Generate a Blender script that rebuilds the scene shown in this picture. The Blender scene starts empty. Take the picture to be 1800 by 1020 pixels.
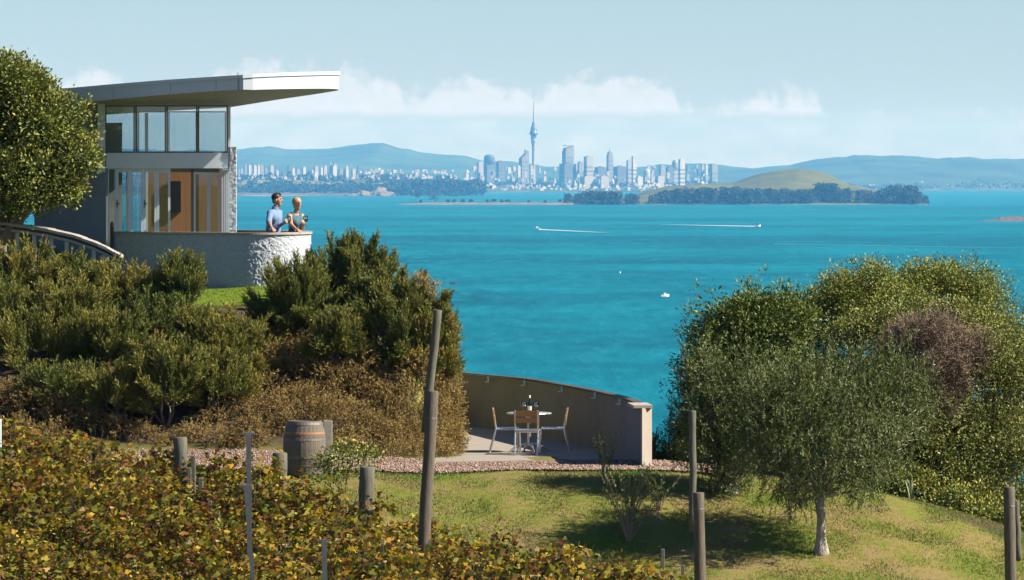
import bpy, math, random
import numpy as np
from mathutils import Vector

SC = bpy.context.scene
COL = SC.collection
R = math.radians

# ---------------------------------------------------------------- camera
CZ = 50.0                       # camera height above the sea
FPX = 8600.0                    # focal length in pixels of the 1800 px wide photograph
PITCH = math.atan(196.0 / FPX)
cam_d = bpy.data.cameras.new('camera')
cam_d.sensor_width = 36.0
cam_d.lens = 36.0 * FPX / 1800.0
cam_d.clip_start = 1.0
cam_d.clip_end = 90000.0
cam_d.dof.use_dof = False
cam_d.dof.focus_distance = 93.0
cam_d.dof.aperture_fstop = 9.0
cam = bpy.data.objects.new('camera', cam_d)
cam.location = (0, 0, CZ)
cam.rotation_euler = (math.pi / 2 - PITCH, 0, 0)
COL.objects.link(cam)
SC.camera = cam

# ---------------------------------------------------------------- world: sky with a bank of cumulus
SUN_AZ, SUN_EL = R(79), R(38)   # measured from straight behind the camera towards the right
SUN = Vector((math.sin(SUN_AZ) * math.cos(SUN_EL), -math.cos(SUN_AZ) * math.cos(SUN_EL), math.sin(SUN_EL)))
world = bpy.data.worlds.new('World')
SC.world = world
world.use_nodes = True
wn, wl = world.node_tree.nodes, world.node_tree.links
wn.clear()
def W(t, **kw):
    n = wn.new(t)
    for k, v in kw.items():
        setattr(n, k, v)
    return n
def wmath(op, a, b=None, c=None, clamp=False):
    n = W('ShaderNodeMath', operation=op, use_clamp=clamp)
    for i, v in enumerate((a, b, c)):
        if v is None: continue
        if isinstance(v, (int, float)): n.inputs[i].default_value = v
        else: wl.new(v, n.inputs[i])
    return n.outputs[0]
sky = W('ShaderNodeTexSky', sky_type='NISHITA', sun_disc=False)
sky.sun_elevation = SUN_EL
sky.sun_rotation = math.atan2(SUN.x, SUN.y)
sky.altitude = 50
sky.air_density = 1.0
sky.dust_density = 0.2
sky.ozone_density = 2.2
tc = W('ShaderNodeTexCoord')
sep = W('ShaderNodeSeparateXYZ')
wl.new(tc.outputs['Generated'], sep.inputs[0])
el = wmath('MULTIPLY', sep.outputs['Z'], 8600.0)          # height above the horizon, 8600 units to the radian
az = wmath('MULTIPLY', wmath('ARCTAN2', sep.outputs['X'], sep.outputs['Y']), 8600.0)
cyc = wmath('FRACT', wmath('DIVIDE', wmath('ADD', az, 1000.0), 2100.0))   # the bank goes round the whole horizon
curve = W('ShaderNodeFloatCurve')
pts = [(0.0, .42), (.05, .44), (.09, .50), (.13, .64), (.17, .52), (.21, .58), (.25, .66), (.29, .68), (.335, .66), (.36, .62),
       (.375, .61), (.392, .49), (.42, .60), (.45, .60), (.47, .52), (.505, .545), (.52, .58), (.55, .61), (.585, .60), (.61, .60),
       (.618, .42), (.635, .43), (.655, .46), (.68, .49), (.70, .525), (.728, .50), (.742, .41), (.78, .38), (.80, .41), (.83, .38), (.92, .40), (1.0, .42)]
cm = curve.mapping.curves[0]
cm.points[0].location = pts[0]
cm.points[1].location = pts[-1]
for p in pts[1:-1]: cm.points.new(*p)
curve.mapping.update()
wl.new(cyc, curve.inputs['Value'])
top = wmath('MULTIPLY', curve.outputs[0], 300.0)
scl = W('ShaderNodeVectorMath', operation='SCALE')
wl.new(tc.outputs['Generated'], scl.inputs[0]); scl.inputs['Scale'].default_value = 8600.0
def wnoise(scale, detail, rough=.55, sx=(1, 1, 1)):
    mp = W('ShaderNodeMapping'); mp.inputs['Scale'].default_value = sx
    wl.new(scl.outputs[0], mp.inputs[0])
    n = W('ShaderNodeTexNoise'); n.inputs['Scale'].default_value = scale
    n.inputs['Detail'].default_value = detail; n.inputs['Roughness'].default_value = rough
    wl.new(mp.outputs[0], n.inputs['Vector'])
    return n.outputs[0]
n1 = wnoise(.022, 6, .58)
n2 = wnoise(.012, 4, .55, (1, 1, 2.4))
n3 = wnoise(.06, 4, .6)
puff = wmath('ADD', wmath('MULTIPLY', wmath('SUBTRACT', n1, .5), 110.0), wmath('MULTIPLY', wmath('SUBTRACT', n3, .5), 34.0))
hgt = wmath('ADD', wmath('SUBTRACT', top, el), puff)         # distance below the cloud's upper edge
a_top = wmath('MULTIPLY', hgt, 1 / 22.0, clamp=True)
a_bot = wmath('MULTIPLY', wmath('SUBTRACT', el, wmath('ADD', 96.0, wmath('MULTIPLY', n2, 16.0))), 1 / 16.0, clamp=True)
relief = wmath('ADD', .35, wmath('MULTIPLY', wmath('SUBTRACT', n3, .35), 1.3), clamp=True)
a_cum = wmath('MULTIPLY', wmath('MULTIPLY', a_top, a_bot), wmath('ADD', .45, wmath('MULTIPLY', relief, .55)))
# thin stratus sheets under the cumulus
band = wmath('MULTIPLY', wmath('MULTIPLY', wmath('SUBTRACT', 128.0, el), 1 / 30.0, clamp=True), wmath('MULTIPLY', wmath('SUBTRACT', n2, .38), 3.0, clamp=True))
a_str = wmath('MULTIPLY', band, .35)
alpha = wmath('MAXIMUM', wmath('MULTIPLY', a_cum, .85), a_str)
alpha = wmath('MULTIPLY', alpha, wmath('GREATER_THAN', el, -400.0))
hue = W('ShaderNodeMixRGB', blend_type='MULTIPLY'); hue.inputs[0].default_value = 1.0; hue.inputs[2].default_value = (.62, .725, .95, 1)
wl.new(sky.outputs[0], hue.inputs[1])
mix = W('ShaderNodeMixRGB')
wl.new(alpha, mix.inputs[0]); wl.new(hue.outputs[0], mix.inputs[1])
CLOUD = mix.inputs[2]
CLOUD.default_value = (6.6, 6.6, 7.0, 1)
bg = W('ShaderNodeBackground'); bg.inputs['Strength'].default_value = 0.05
wl.new(mix.outputs[0], bg.inputs['Color'])
wo = W('ShaderNodeOutputWorld')
wl.new(bg.outputs[0], wo.inputs['Surface'])

sun_d = bpy.data.lights.new('sun', 'SUN')
sun_d.energy = 5.0
sun_d.angle = R(.53)
sun_d.color = (1.0, .91, .76)
sun = bpy.data.objects.new('sun', sun_d)
sun.rotation_euler = (-SUN).to_track_quat('-Z', 'Y').to_euler()
sun.location = (60, -40, 140)
COL.objects.link(sun)

SC.view_settings.view_transform = 'Standard'
SC.view_settings.look = 'None'
SC.view_settings.exposure = 1.41
SC.view_settings.gamma = 1.0
SC.view_settings.use_curve_mapping = False
SC.render.engine = 'CYCLES'
SC.cycles.use_denoising = True
SC.cycles.use_adaptive_sampling = False
SC.cycles.max_bounces = 8
SC.cycles.diffuse_bounces = 2
SC.cycles.glossy_bounces = 3
SC.cycles.transmission_bounces = 6
SC.cycles.transparent_max_bounces = 12
SC.cycles.volume_bounces = 0

# ---------------------------------------------------------------- helpers
def P(px, py, d):
    """world point seen at photograph pixel (px, py) at ground distance d"""
    c, s = math.cos(PITCH), math.sin(PITCH)
    vx, vu = px - 900.0, 510.0 - py
    dy = FPX * c + vu * s
    dz = -FPX * s + vu * c
    k = d / dy
    return Vector((vx * k, d, CZ + dz * k))
def PX(px, d): return (px - 900.0) / FPX * d
def PZ(py, d): return P(900, py, d).z

def arr(o): return np.asarray(o, dtype=np.float64).reshape(-1, 3)

def new_mesh(name, V, F, mats, smooth=False, tint=None, midx=None):
    """F: int array (m,k) or list of lists"""
    me = bpy.data.meshes.new(name)
    V = arr(V)
    if isinstance(F, np.ndarray):
        m, k = F.shape
        me.vertices.add(len(V)); me.vertices.foreach_set('co', V.astype(np.float32).ravel())
        me.loops.add(m * k); me.loops.foreach_set('vertex_index', F.astype(np.int32).ravel())
        me.polygons.add(m)
        me.polygons.foreach_set('loop_start', np.arange(0, m * k, k, dtype=np.int32))
        me.update(calc_edges=True)
    else:
        me.from_pydata([tuple(v) for v in V], [], F)
    if tint is not None:
        at = me.attributes.new('tint', 'FLOAT', 'POINT')
        at.data.foreach_set('value', np.asarray(tint, dtype=np.float32))
    for m_ in (mats if isinstance(mats, (list, tuple)) else [mats]):
        me.materials.append(m_)
    if midx is not None:
        me.polygons.foreach_set('material_index', np.asarray(midx, dtype=np.int32))
    if smooth:
        me.polygons.foreach_set('use_smooth', np.ones(len(me.polygons), dtype=bool))
    me.update()
    return me

def link(name, data, parent=None, loc=(0, 0, 0), rz=0.0):
    o = bpy.data.objects.new(name, data)
    COL.objects.link(o)
    o.location = loc
    o.rotation_euler = (0, 0, rz)
    if parent is not None: o.parent = parent
    return o

def tag(o, label=None, cat=None, group=None, kind=None):
    if label: o['label'] = label
    if cat: o['category'] = cat
    if group: o['group'] = group
    if kind: o['kind'] = kind
    return o

def thing(name, label, cat, loc=(0, 0, 0), group=None, rz=0.0):
    return tag(link(name, None, None, loc, rz), label, cat, group)

def part(name, V, F, mat, parent, smooth=False, local=False, **kw):
    """a part; V in world coordinates unless local (the parent Empties here are only moved, not turned, while building)"""
    V = arr(V)
    if not local and parent is not None:
        off = np.array(parent.location)
        p = parent.parent
        while p is not None:
            off = off + np.array(p.location); p = p.parent
        V = V - off
    return link(name, new_mesh(name, V, F, mat, smooth, **kw), parent)

def solo(name, V, F, mat, loc, label=None, cat=None, group=None, kind=None, smooth=False, **kw):
    V = arr(V) - np.array(loc)
    return tag(link(name, new_mesh(name, V, F, mat, smooth, **kw), None, loc), label, cat, group, kind)

def copy_tree(o, parent=None):
    c = o.copy(); COL.objects.link(c); c.parent = parent
    for ch in list(o.children): copy_tree(ch, c)
    return c

def box(x0, x1, y0, y1, z0, z1):
    V = [(x0, y0, z0), (x1, y0, z0), (x1, y1, z0), (x0, y1, z0), (x0, y0, z1), (x1, y0, z1), (x1, y1, z1), (x0, y1, z1)]
    F = [[0, 3, 2, 1], [4, 5, 6, 7], [0, 1, 5, 4], [1, 2, 6, 5], [2, 3, 7, 6], [3, 0, 4, 7]]
    return np.array(V, float), F

def bbox_bev(x0, x1, y0, y1, z0, z1, b):
    """box with chamfered vertical and top edges"""
    V, F = [], []
    def ring(i, z):
        return [(x0 + i, y0, z), (x1 - i, y0, z), (x1, y0 + i, z), (x1, y1 - i, z), (x1 - i, y1, z), (x0 + i, y1, z), (x0, y1 - i, z), (x0, y0 + i, z)]
    V += ring(b, z0) + ring(b, z1 - b)
    V += [(x0 + b + (p[0] - x0 - b) * 1, p[1], p[2]) for p in []]
    xi0, xi1, yi0, yi1 = x0 + b, x1 - b, y0 + b, y1 - b
    V += [(xi0 + b * .4, yi0, z1), (xi1 - b * .4, yi0, z1), (xi1, yi0 + b * .4, z1), (xi1, yi1 - b * .4, z1), (xi1 - b * .4, yi1, z1), (xi0 + b * .4, yi1, z1), (xi0, yi1 - b * .4, z1), (xi0, yi0 + b * .4, z1)]
    for r in range(2):
        for i in range(8):
            j = (i + 1) % 8
            F.append([r * 8 + i, r * 8 + j, r * 8 + 8 + j, r * 8 + 8 + i])
    F.append(list(range(7, -1, -1))); F.append(list(range(16, 24)))
    return np.array(V, float), F

def join(*vf):
    V, F, n = [], [], 0
    for v, f in vf:
        v = arr(v); V.append(v)
        F += [[i + n for i in q] for q in (f.tolist() if isinstance(f, np.ndarray) else f)]
        n += len(v)
    return np.concatenate(V), F

def tube(pts, rad, sides=8, caps=True):
    pts = [Vector(p) for p in pts]
    n = len(pts)
    if isinstance(rad, (int, float)): rad = [rad] * n
    V, F = [], []
    ref = None
    for i, p in enumerate(pts):
        t = (pts[min(i + 1, n - 1)] - pts[max(i - 1, 0)]).normalized()
        if ref is None:
            ref = t.orthogonal().normalized()
        a = (ref - t * ref.dot(t)).normalized(); ref = a
        b = t.cross(a)
        for k in range(sides):
            w = 2 * math.pi * k / sides
            V.append(p + (a * math.cos(w) + b * math.sin(w)) * rad[i])
    for i in range(n - 1):
        for k in range(sides):
            j = (k + 1) % sides
            F.append([i * sides + k, i * sides + j, (i + 1) * sides + j, (i + 1) * sides + k])
    if caps:
        F.append(list(range(sides - 1, -1, -1))); F.append([(n - 1) * sides + k for k in range(sides)])
    return np.array([tuple(v) for v in V]), F

def lathe(profile, c=(0, 0, 0), sides=20, caps=True):
    V, F = [], []
    for r, z in profile:
        for k in range(sides):
            w = 2 * math.pi * k / sides
            V.append((c[0] + r * math.cos(w), c[1] + r * math.sin(w), c[2] + z))
    n = len(profile)
    for i in range(n - 1):
        for k in range(sides):
            j = (k + 1) % sides
            F.append([i * sides + k, i * sides + j, (i + 1) * sides + j, (i + 1) * sides + k])
    if caps:
        F.append(list(range(sides - 1, -1, -1))); F.append([(n - 1) * sides + k for k in range(sides)])
    return np.array(V), F

def grid(xs, ys, zf):
    X, Y = np.meshgrid(xs, ys)
    Z = zf(X, Y)
    V = np.stack([X.ravel(), Y.ravel(), Z.ravel()], 1)
    nx, ny = len(xs), len(ys)
    i = np.arange((nx - 1) * (ny - 1))
    r, c = i // (nx - 1), i % (nx - 1)
    a = r * nx + c
    return V, np.stack([a, a + 1, a + nx + 1, a + nx], 1)

# value noise for shapes (numpy)
_pr = np.random.RandomState(11)
_tab = _pr.rand(64, 64, 64)
def vnoise(x, y, z=0.0):
    x, y, z = np.broadcast_arrays(np.asarray(x, float), np.asarray(y, float), np.asarray(z, float))
    xi, yi, zi = np.floor(x).astype(int), np.floor(y).astype(int), np.floor(z).astype(int)
    fx, fy, fz = x - xi, y - yi, z - zi
    fx, fy, fz = [f * f * (3 - 2 * f) for f in (fx, fy, fz)]
    out = 0
    for dx in (0, 1):
        for dy in (0, 1):
            for dz in (0, 1):
                w = (fx if dx else 1 - fx) * (fy if dy else 1 - fy) * (fz if dz else 1 - fz)
                out = out + w * _tab[(xi + dx) % 64, (yi + dy) % 64, (zi + dz) % 64]
    return out
def fbm(x, y, z=0.0, o=4):
    s, a, t = 0, .5, 0
    for i in range(o):
        s = s + a * vnoise(x * 2 ** i + 17 * i, y * 2 ** i + 5 * i, np.asarray(z) * 2 ** i + 9 * i); t += a; a *= .5
    return s / t

# ---------------------------------------------------------------- materials
MATS = {}
def mat(name):
    m = bpy.data.materials.new(name); m.use_nodes = True
    nt = m.node_tree
    b = nt.nodes['Principled BSDF']
    MATS[name] = m
    return m, nt, b
def rgba(c): return (c[0], c[1], c[2], 1.0)
def node(nt, t, **kw):
    n = nt.nodes.new(t)
    for k, v in kw.items(): setattr(n, k, v)
    return n
def noise_node(nt, scale, detail=4, rough=.55, coord='Object', sx=(1, 1, 1), dist=0.0):
    t = node(nt, 'ShaderNodeTexCoord'); mp = node(nt, 'ShaderNodeMapping')
    mp.inputs['Scale'].default_value = sx
    nt.links.new(t.outputs[coord], mp.inputs[0])
    n = node(nt, 'ShaderNodeTexNoise')
    n.inputs['Scale'].default_value = scale; n.inputs['Detail'].default_value = detail
    n.inputs['Roughness'].default_value = rough; n.inputs['Distortion'].default_value = dist
    nt.links.new(mp.outputs[0], n.inputs['Vector'])
    return n.outputs[0]
def ramp(nt, fac, stops, interp='LINEAR'):
    r = node(nt, 'ShaderNodeValToRGB'); r.color_ramp.interpolation = interp
    e = r.color_ramp.elements
    e[0].position, e[0].color = stops[0][0], rgba(stops[0][1])
    e[1].position, e[1].color = stops[-1][0], rgba(stops[-1][1])
    for p, c in stops[1:-1]:
        k = e.new(p); k.color = rgba(c)
    nt.links.new(fac, r.inputs[0])
    return r.outputs[0]
def mixc(nt, f, a, b, mode='MIX'):
    n = node(nt, 'ShaderNodeMixRGB', blend_type=mode)
    for i, v in enumerate((f, a, b)):
        if isinstance(v, (int, float)): n.inputs[i].default_value = v if i == 0 else (v, v, v, 1)
        elif isinstance(v, tuple): n.inputs[i].default_value = rgba(v)
        else: nt.links.new(v, n.inputs[i])
    return n.outputs[0]
def nmath(nt, op, a, b=None, clamp=False):
    n = node(nt, 'ShaderNodeMath', operation=op, use_clamp=clamp)
    for i, v in enumerate((a, b)):
        if v is None: continue
        if isinstance(v, (int, float)): n.inputs[i].default_value = v
        else: nt.links.new(v, n.inputs[i])
    return n.outputs[0]
def bump(nt, b, h, strength=.5, dist=.02):
    n = node(nt, 'ShaderNodeBump'); n.inputs['Strength'].default_value = strength; n.inputs['Distance'].default_value = dist
    nt.links.new(h, n.inputs['Height']); nt.links.new(n.outputs[0], b.inputs['Normal'])

def simple(name, col, rough=.6, metal=0.0, var=.25, scale=6.0, bmp=0.0, bscale=40.0, spec=.4, sx=(1, 1, 1), bdist=.01):
    """one colour broken up by two octaves of noise, with optional fine relief"""
    m, nt, b = mat(name)
    n = noise_node(nt, scale, 5, .6, sx=sx)
    lo = tuple(c * (1 - var) for c in col); hi = tuple(min(1, c * (1 + var)) for c in col)
    nt.links.new(ramp(nt, n, [(.25, lo), (.75, hi)]), b.inputs['Base Color'])
    b.inputs['Roughness'].default_value = rough; b.inputs['Metallic'].default_value = metal
    b.inputs['Specular IOR Level'].default_value = spec
    if bmp: bump(nt, b, noise_node(nt, bscale, 4, .6, sx=sx), bmp, bdist)
    return m

def leafmat(name, stops, trans=.3, rough=.5, spec=.35, objvar=.25):
    """leaf: colour picked per leaf from the 'tint' attribute, shifted a little per plant, with light passing through"""
    m, nt, b = mat(name)
    at = node(nt, 'ShaderNodeAttribute', attribute_name='tint')
    oi = node(nt, 'ShaderNodeObjectInfo')
    f = nmath(nt, 'ADD', at.outputs['Fac'], nmath(nt, 'MULTIPLY', nmath(nt, 'SUBTRACT', oi.outputs['Random'], .5), objvar), clamp=True)
    c = ramp(nt, f, stops)
    nt.links.new(c, b.inputs['Base Color'])
    b.inputs['Roughness'].default_value = rough; b.inputs['Specular IOR Level'].default_value = spec
    tr = node(nt, 'ShaderNodeBsdfTranslucent')
    nt.links.new(mixc(nt, 1.0, c, (1.15, 1.1, .55), 'MULTIPLY'), tr.inputs['Color'])
    ms = node(nt, 'ShaderNodeMixShader'); ms.inputs[0].default_value = trans
    out = nt.nodes['Material Output']
    nt.links.new(b.outputs[0], ms.inputs[1]); nt.links.new(tr.outputs[0], ms.inputs[2]); nt.links.new(ms.outputs[0], out.inputs['Surface'])
    return m
# ================================================================ GROUND
def tps_fit(pts):
    p = np.array(pts, float); xy, z = p[:, :2], p[:, 2]
    n = len(p)
    d = np.hypot(xy[:, None, 0] - xy[None, :, 0], xy[:, None, 1] - xy[None, :, 1])
    K = np.where(d > 0, d * d * np.log(d + 1e-9), 0) + np.eye(n) * .15
    A = np.zeros((n + 3, n + 3)); A[:n, :n] = K; A[:n, n] = 1; A[:n, n + 1:] = xy; A[n, :n] = 1; A[n + 1:, :n] = xy.T
    s = np.linalg.solve(A, np.concatenate([z, [0, 0, 0]]))
    def f(X, Y):
        X = np.asarray(X, float); Y = np.asarray(Y, float); sh = X.shape
        x, y = X.ravel(), Y.ravel()
        out = s[n] + s[n + 1] * x + s[n + 2] * y
        for i in range(n):
            r2 = (x - xy[i, 0]) ** 2 + (y - xy[i, 1]) ** 2
            out = out + s[i] * .5 * r2 * np.log(r2 + 1e-9)
        return out.reshape(sh)
    return f
CP = []
for x in (-0.9, .6, 2.2):
    for y in (84, 87.5, 91): CP.append((x, y, -5.0))
CP += [(-.7, 95, -5.0), (-.8, 98.5, -5.0), (.4, 95, -5.0), (2.6, 84, -5.02), (2.4, 88, -5.05)]
for x in (-16, -12, -9, -6, -3, 0, 2.5):
    CP += [(x, 82.3, -5.0), (x, 84.6, -4.97)]
for x, dz in ((-3.2, -.1), (-4.5, 0), (-6, 0), (-8, .05), (-10, .1), (-14, .2)):
    CP += [(x, 86.6, -4.6 + dz), (x, 88.8, -3.4 + dz), (x, 91.2, -2.45 + dz)]
CP += [(-2.0, 87.5, -4.75), (-1.9, 90, -4.3), (-1.9, 94, -4.2), (-2.9, 92, -2.7), (-2.9, 95, -2.6), (-2.6, 98, -3.4)]
CP += [(-1.25, 90, -4.98), (-1.25, 93, -5.0), (-1.3, 96, -5.0), (-1.2, 88, -4.98)]
CP += [(-4.4, 93, -2.08), (-5.5, 94, -2.1), (-4.2, 96, -2.15), (-7, 94, -2.05), (-6, 98, -2.15), (-9, 93.2, -2.0), (-4, 99, -2.3),
       (-9, 96.5, -1.35), (-10.6, 96.8, -.85), (-14, 96, -.55), (-14, 100, -.5), (-10, 101, -1.0), (-7, 101, -2.0), (-20, 96, -.3), (-20, 90, -2.0), (-20, 84, -4.8)]
CP += [(0, 79.8, -5.68), (3, 79.8, -5.68), (-3, 79.8, -5.45), (-7, 79.5, -5.3), (0, 77.5, -6.3), (4.9, 78.7, -6.03), (4, 77.2, -6.4), (-4, 77.5, -5.75), (-7.5, 77, -5.45), (-12, 77, -5.3),
       (6.3, 82.5, -5.36), (8.2, 82, -5.86), (10.5, 80, -6.7), (8, 77.2, -6.85), (7, 86, -5.7), (5, 88, -5.25), (3.5, 84.5, -5.06), (8.5, 90, -6.1), (12, 88, -7.2), (16, 84, -8.6)]
CP += [(2.6, 72.5, -7.25), (-7.5, 70, -6.9), (-3, 72, -6.75), (0, 68, -8.0), (6, 72, -7.9), (12, 72, -8.8), (0, 60, -9.4), (-12, 62, -8.8), (12, 60, -9.8), (-20, 72, -6.6), (22, 76, -10),
       (0, 42, -7.6), (-15, 42, -7.4), (15, 42, -8), (0, 20, -3.6), (0, 6, -1.8), (0, 0, -1.7), (0, -25, -1.2), (-22, 0, -1.6), (22, 0, -1.9), (-22, 25, -4), (22, 25, -4.6), (-30, 60, -8), (30, 60, -10), (32, 84, -11), (-32, 90, -1), (-30, -25, -1), (30, -25, -1.4)]
_tps = tps_fit(CP)
ex = [-60, -20, -8, -3, -1.2, 0.3, 1.2, 2.0, 2.6, 3.4, 8, 14, 30, 60]
ey = [112, 108, 105, 101.5, 99.6, 97.2, 94.2, 91.0, 89.5, 91.0, 94, 94, 100, 100]
def ground_rel(X, Y):
    z = _tps(X, Y)
    e = np.interp(X, ex, ey)
    over = np.maximum(0, Y - e)
    z = z - 1.15 * over ** 1.22 + np.where(over > .5, (fbm(X * .3, Y * .3) - .5) * np.minimum(over, 4) * .5, 0)
    return np.maximum(z, -54.0)
def gz(x, y):
    return float(CZ + ground_rel(np.array([x], float), np.array([y], float))[0])
def gzv(x, y): return CZ + ground_rel(np.asarray(x, float), np.asarray(y, float))

m, nt, b = mat('ground_mat')                       # short dry turf: green and straw patches, bare earth on the bank
at = node(nt, 'ShaderNodeAttribute', attribute_name='tint')
nA = noise_node(nt, .9, 6, .62); nB = noise_node(nt, 9.0, 5, .65); nC = noise_node(nt, 45.0, 3, .6)
turf = ramp(nt, mixc(nt, .5, nA, nB), [(.36, (.19, .135, .07)), (.45, (.17, .13, .05)), (.52, (.12, .128, .024)), (.64, (.09, .13, .016))])
earth = ramp(nt, nB, [(.3, (.03, .024, .016)), (.7, (.08, .058, .034))])
lush = ramp(nt, nB, [(.3, (.075, .12, .012)), (.7, (.12, .17, .02))])
c = mixc(nt, nmath(nt, 'MULTIPLY', at.outputs['Fac'], 2.0, clamp=True), turf, earth)
c = mixc(nt, nmath(nt, 'SUBTRACT', nmath(nt, 'MULTIPLY', at.outputs['Fac'], 2.0), 1.0, clamp=True), c, lush)
c = mixc(nt, .5, c, ramp(nt, nC, [(.2, (.35, .35, .35)), (.8, (.75, .75, .75))]), 'OVERLAY')
nt.links.new(c, b.inputs['Base Color']); b.inputs['Roughness'].default_value = .95; b.inputs['Specular IOR Level'].default_value = .1
bump(nt, b, nC, .7, .03)

def nonuni(a, spans):
    out = [a]
    for end, step in spans:
        n = max(1, int(round((end - out[-1]) / step)))
        out += list(np.linspace(out[-1], end, n + 1)[1:])
    return np.array(out)
gx = nonuni(-75, [(-24, 4), (-13, .6), (11, .22), (24, .8), (75, 4)])
gy = nonuni(-45, [(50, 4), (68, .8), (101, .22), (135, 1.2), (170, 5)])
def zone(X, Y):
    bank = (np.clip((-1.3 - X) / .7, 0, 1)) * np.clip((Y - 85.9) / .5, 0, 1) * np.clip((91.6 - Y) / .5, 0, 1)
    bank = np.maximum(bank, np.clip((Y - np.interp(X, ex, ey)) / .8, 0, 1))
    bank = np.maximum(bank, np.clip((X - np.interp(Y, [76, 80, 82.5, 84], [9.2, 8.6, 6.6, 3.0])) / .5, 0, 1) * (Y > 75))
    up = np.clip((Y - 91.4) / .4, 0, 1) * np.clip((-3.2 - X) / .5, 0, 1) * (Y < np.interp(X, ex, ey))
    return np.where(up > .3, 1.0, bank * .5)
gV, gF = grid(gx, gy, lambda X, Y: CZ + ground_rel(X, Y) + (fbm(X * 1.7, Y * 1.7) - .5) * .10 * np.clip(zone(X, Y) * -2 + 1, .2, 1))
solo('ground', gV, gF, m, (0, 0, 0), kind='structure', smooth=True, tint=zone(gV[:, 0], gV[:, 1]))

# ---------------------------------------------------------------- sea
m, nt, b = mat('sea_mat')
w1 = noise_node(nt, .014, 5, .65, sx=(.7, .30, 1)); w2 = noise_node(nt, .0014, 4, .55, sx=(.3, 1, 1)); w3 = noise_node(nt, .11, 6, .7, sx=(1, .13, 1))
c = ramp(nt, mixc(nt, .55, w1, w2), [(.42, (.0, .070, .102)), (.5, (.0, .098, .138)), (.58, (.001, .132, .178))])
c = mixc(nt, nmath(nt, 'MULTIPLY', nmath(nt, 'SUBTRACT', w3, .50), 3.0, clamp=True), c, (.012, .165, .21))
c = mixc(nt, nmath(nt, 'MULTIPLY', nmath(nt, 'SUBTRACT', .47, w3), 3.0, clamp=True), c, (.0, .055, .080))
nt.links.new(c, b.inputs['Base Color'])
b.inputs['Roughness'].default_value = .42
b.inputs['Specular IOR Level'].default_value = .003
bump(nt, b, w3, .5, 1.6)
xs = nonuni(-14000, [(-400, 1700), (400, 100), (14000, 1700)])
ys = nonuni(60, [(500, 55), (3000, 250), (30000, 1500)])
sV, sF = grid(xs, ys, lambda X, Y: X * 0)
solo('sea', sV, sF, m, (0, 0, 0), kind='structure')

# ================================================================ FAR SHORE, CITY, HILLS
FARK = 1.0
m_hill = simple('hill_mat', (.04, .06, .03), .95, var=.6, scale=.0035, spec=.0)
m, nt, b = mat('city_land_mat')
n = noise_node(nt, .0016, 6, .7)
nt.links.new(ramp(nt, n, [(.35, (.022, .04, .018)), (.5, (.04, .06, .025)), (.58, (.09, .085, .07)), (.66, (.05, .06, .03))]), b.inputs['Base Color'])
b.inputs['Roughness'].default_value = 1.0; b.inputs['Specular IOR Level'].default_value = 0
m_land = m
m_field = simple('field_mat', (.13, .14, .045), .95, var=.25, scale=.01, spec=0)
m_sand = simple('sand_cliff_mat', (.15, .125, .10), .95, var=.3, scale=.02, spec=0)
m_ftree = leafmat('far_tree_mat', [(0, (.012, .024, .012)), (.5, (.028, .045, .018)), (1, (.05, .065, .025))], .1, .8, .05)

def ridge(name, prof, d, depth, seed):
    """a range of hills: crest line given in photograph pixels at distance d, foot towards the camera"""
    px = np.arange(prof[0][0], prof[-1][0] + 1, 7.0)
    crest = np.interp(px, [p[0] for p in prof], [p[1] for p in prof])
    crest = crest + (fbm(px * .05 + seed, px * 0 + seed) - .5) * 5
    rows = []
    T = np.linspace(0, 1, 15)
    for t in T:
        y = d - depth * (1 - t)
        x = (px - 900) / FPX * d
        zc = CZ + (314 - crest) / FPX * d
        prof_t = t ** .8
        zz = -2 + (zc + 2) * prof_t * (1 + .35 * (fbm(x * .0022 + seed, y * .0016 + 0 * x) - .5) * (1 - t) * 2)
        rows.append(np.stack([x, np.full_like(x, y), zz], 1))
    rows.append(np.stack([(px - 900) / FPX * d, np.full_like(px, d + depth * .8), np.full_like(px, -2.0)], 1))
    V = np.concatenate(rows); nx, ny = len(px), len(rows)
    i = np.arange((nx - 1) * (ny - 1)); r, c_ = i // (nx - 1), i % (nx - 1); a = r * nx + c_
    return solo(name, V, np.stack([a, a + 1, a + nx + 1, a + nx], 1), m_hill, (0, 0, 0), kind='structure', smooth=True)
ridge('hills', [(-600, 268), (-200, 262), (100, 258), (300, 264), (400, 265), (440, 259), (475, 257), (500, 262), (560, 262), (600, 260), (640, 253), (655, 251), (675, 253), (700, 260), (735, 266), (770, 271), (820, 275), (850, 283), (900, 284), (940, 290), (1000, 296), (1060, 300), (1110, 295), (1160, 290), (1220, 287), (1260, 289), (1320, 296), (1400, 305)], 24500, 3600, 3.1)
ridge('hills', [(1180, 306), (1300, 298), (1350, 294), (1395, 289), (1430, 281), (1480, 276), (1500, 273), (1560, 275), (1610, 275), (1650, 279), (1700, 276), (1740, 280), (1800, 279), (1900, 272), (2100, 268), (2400, 270)], 23000, 2500, 7.7)

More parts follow.
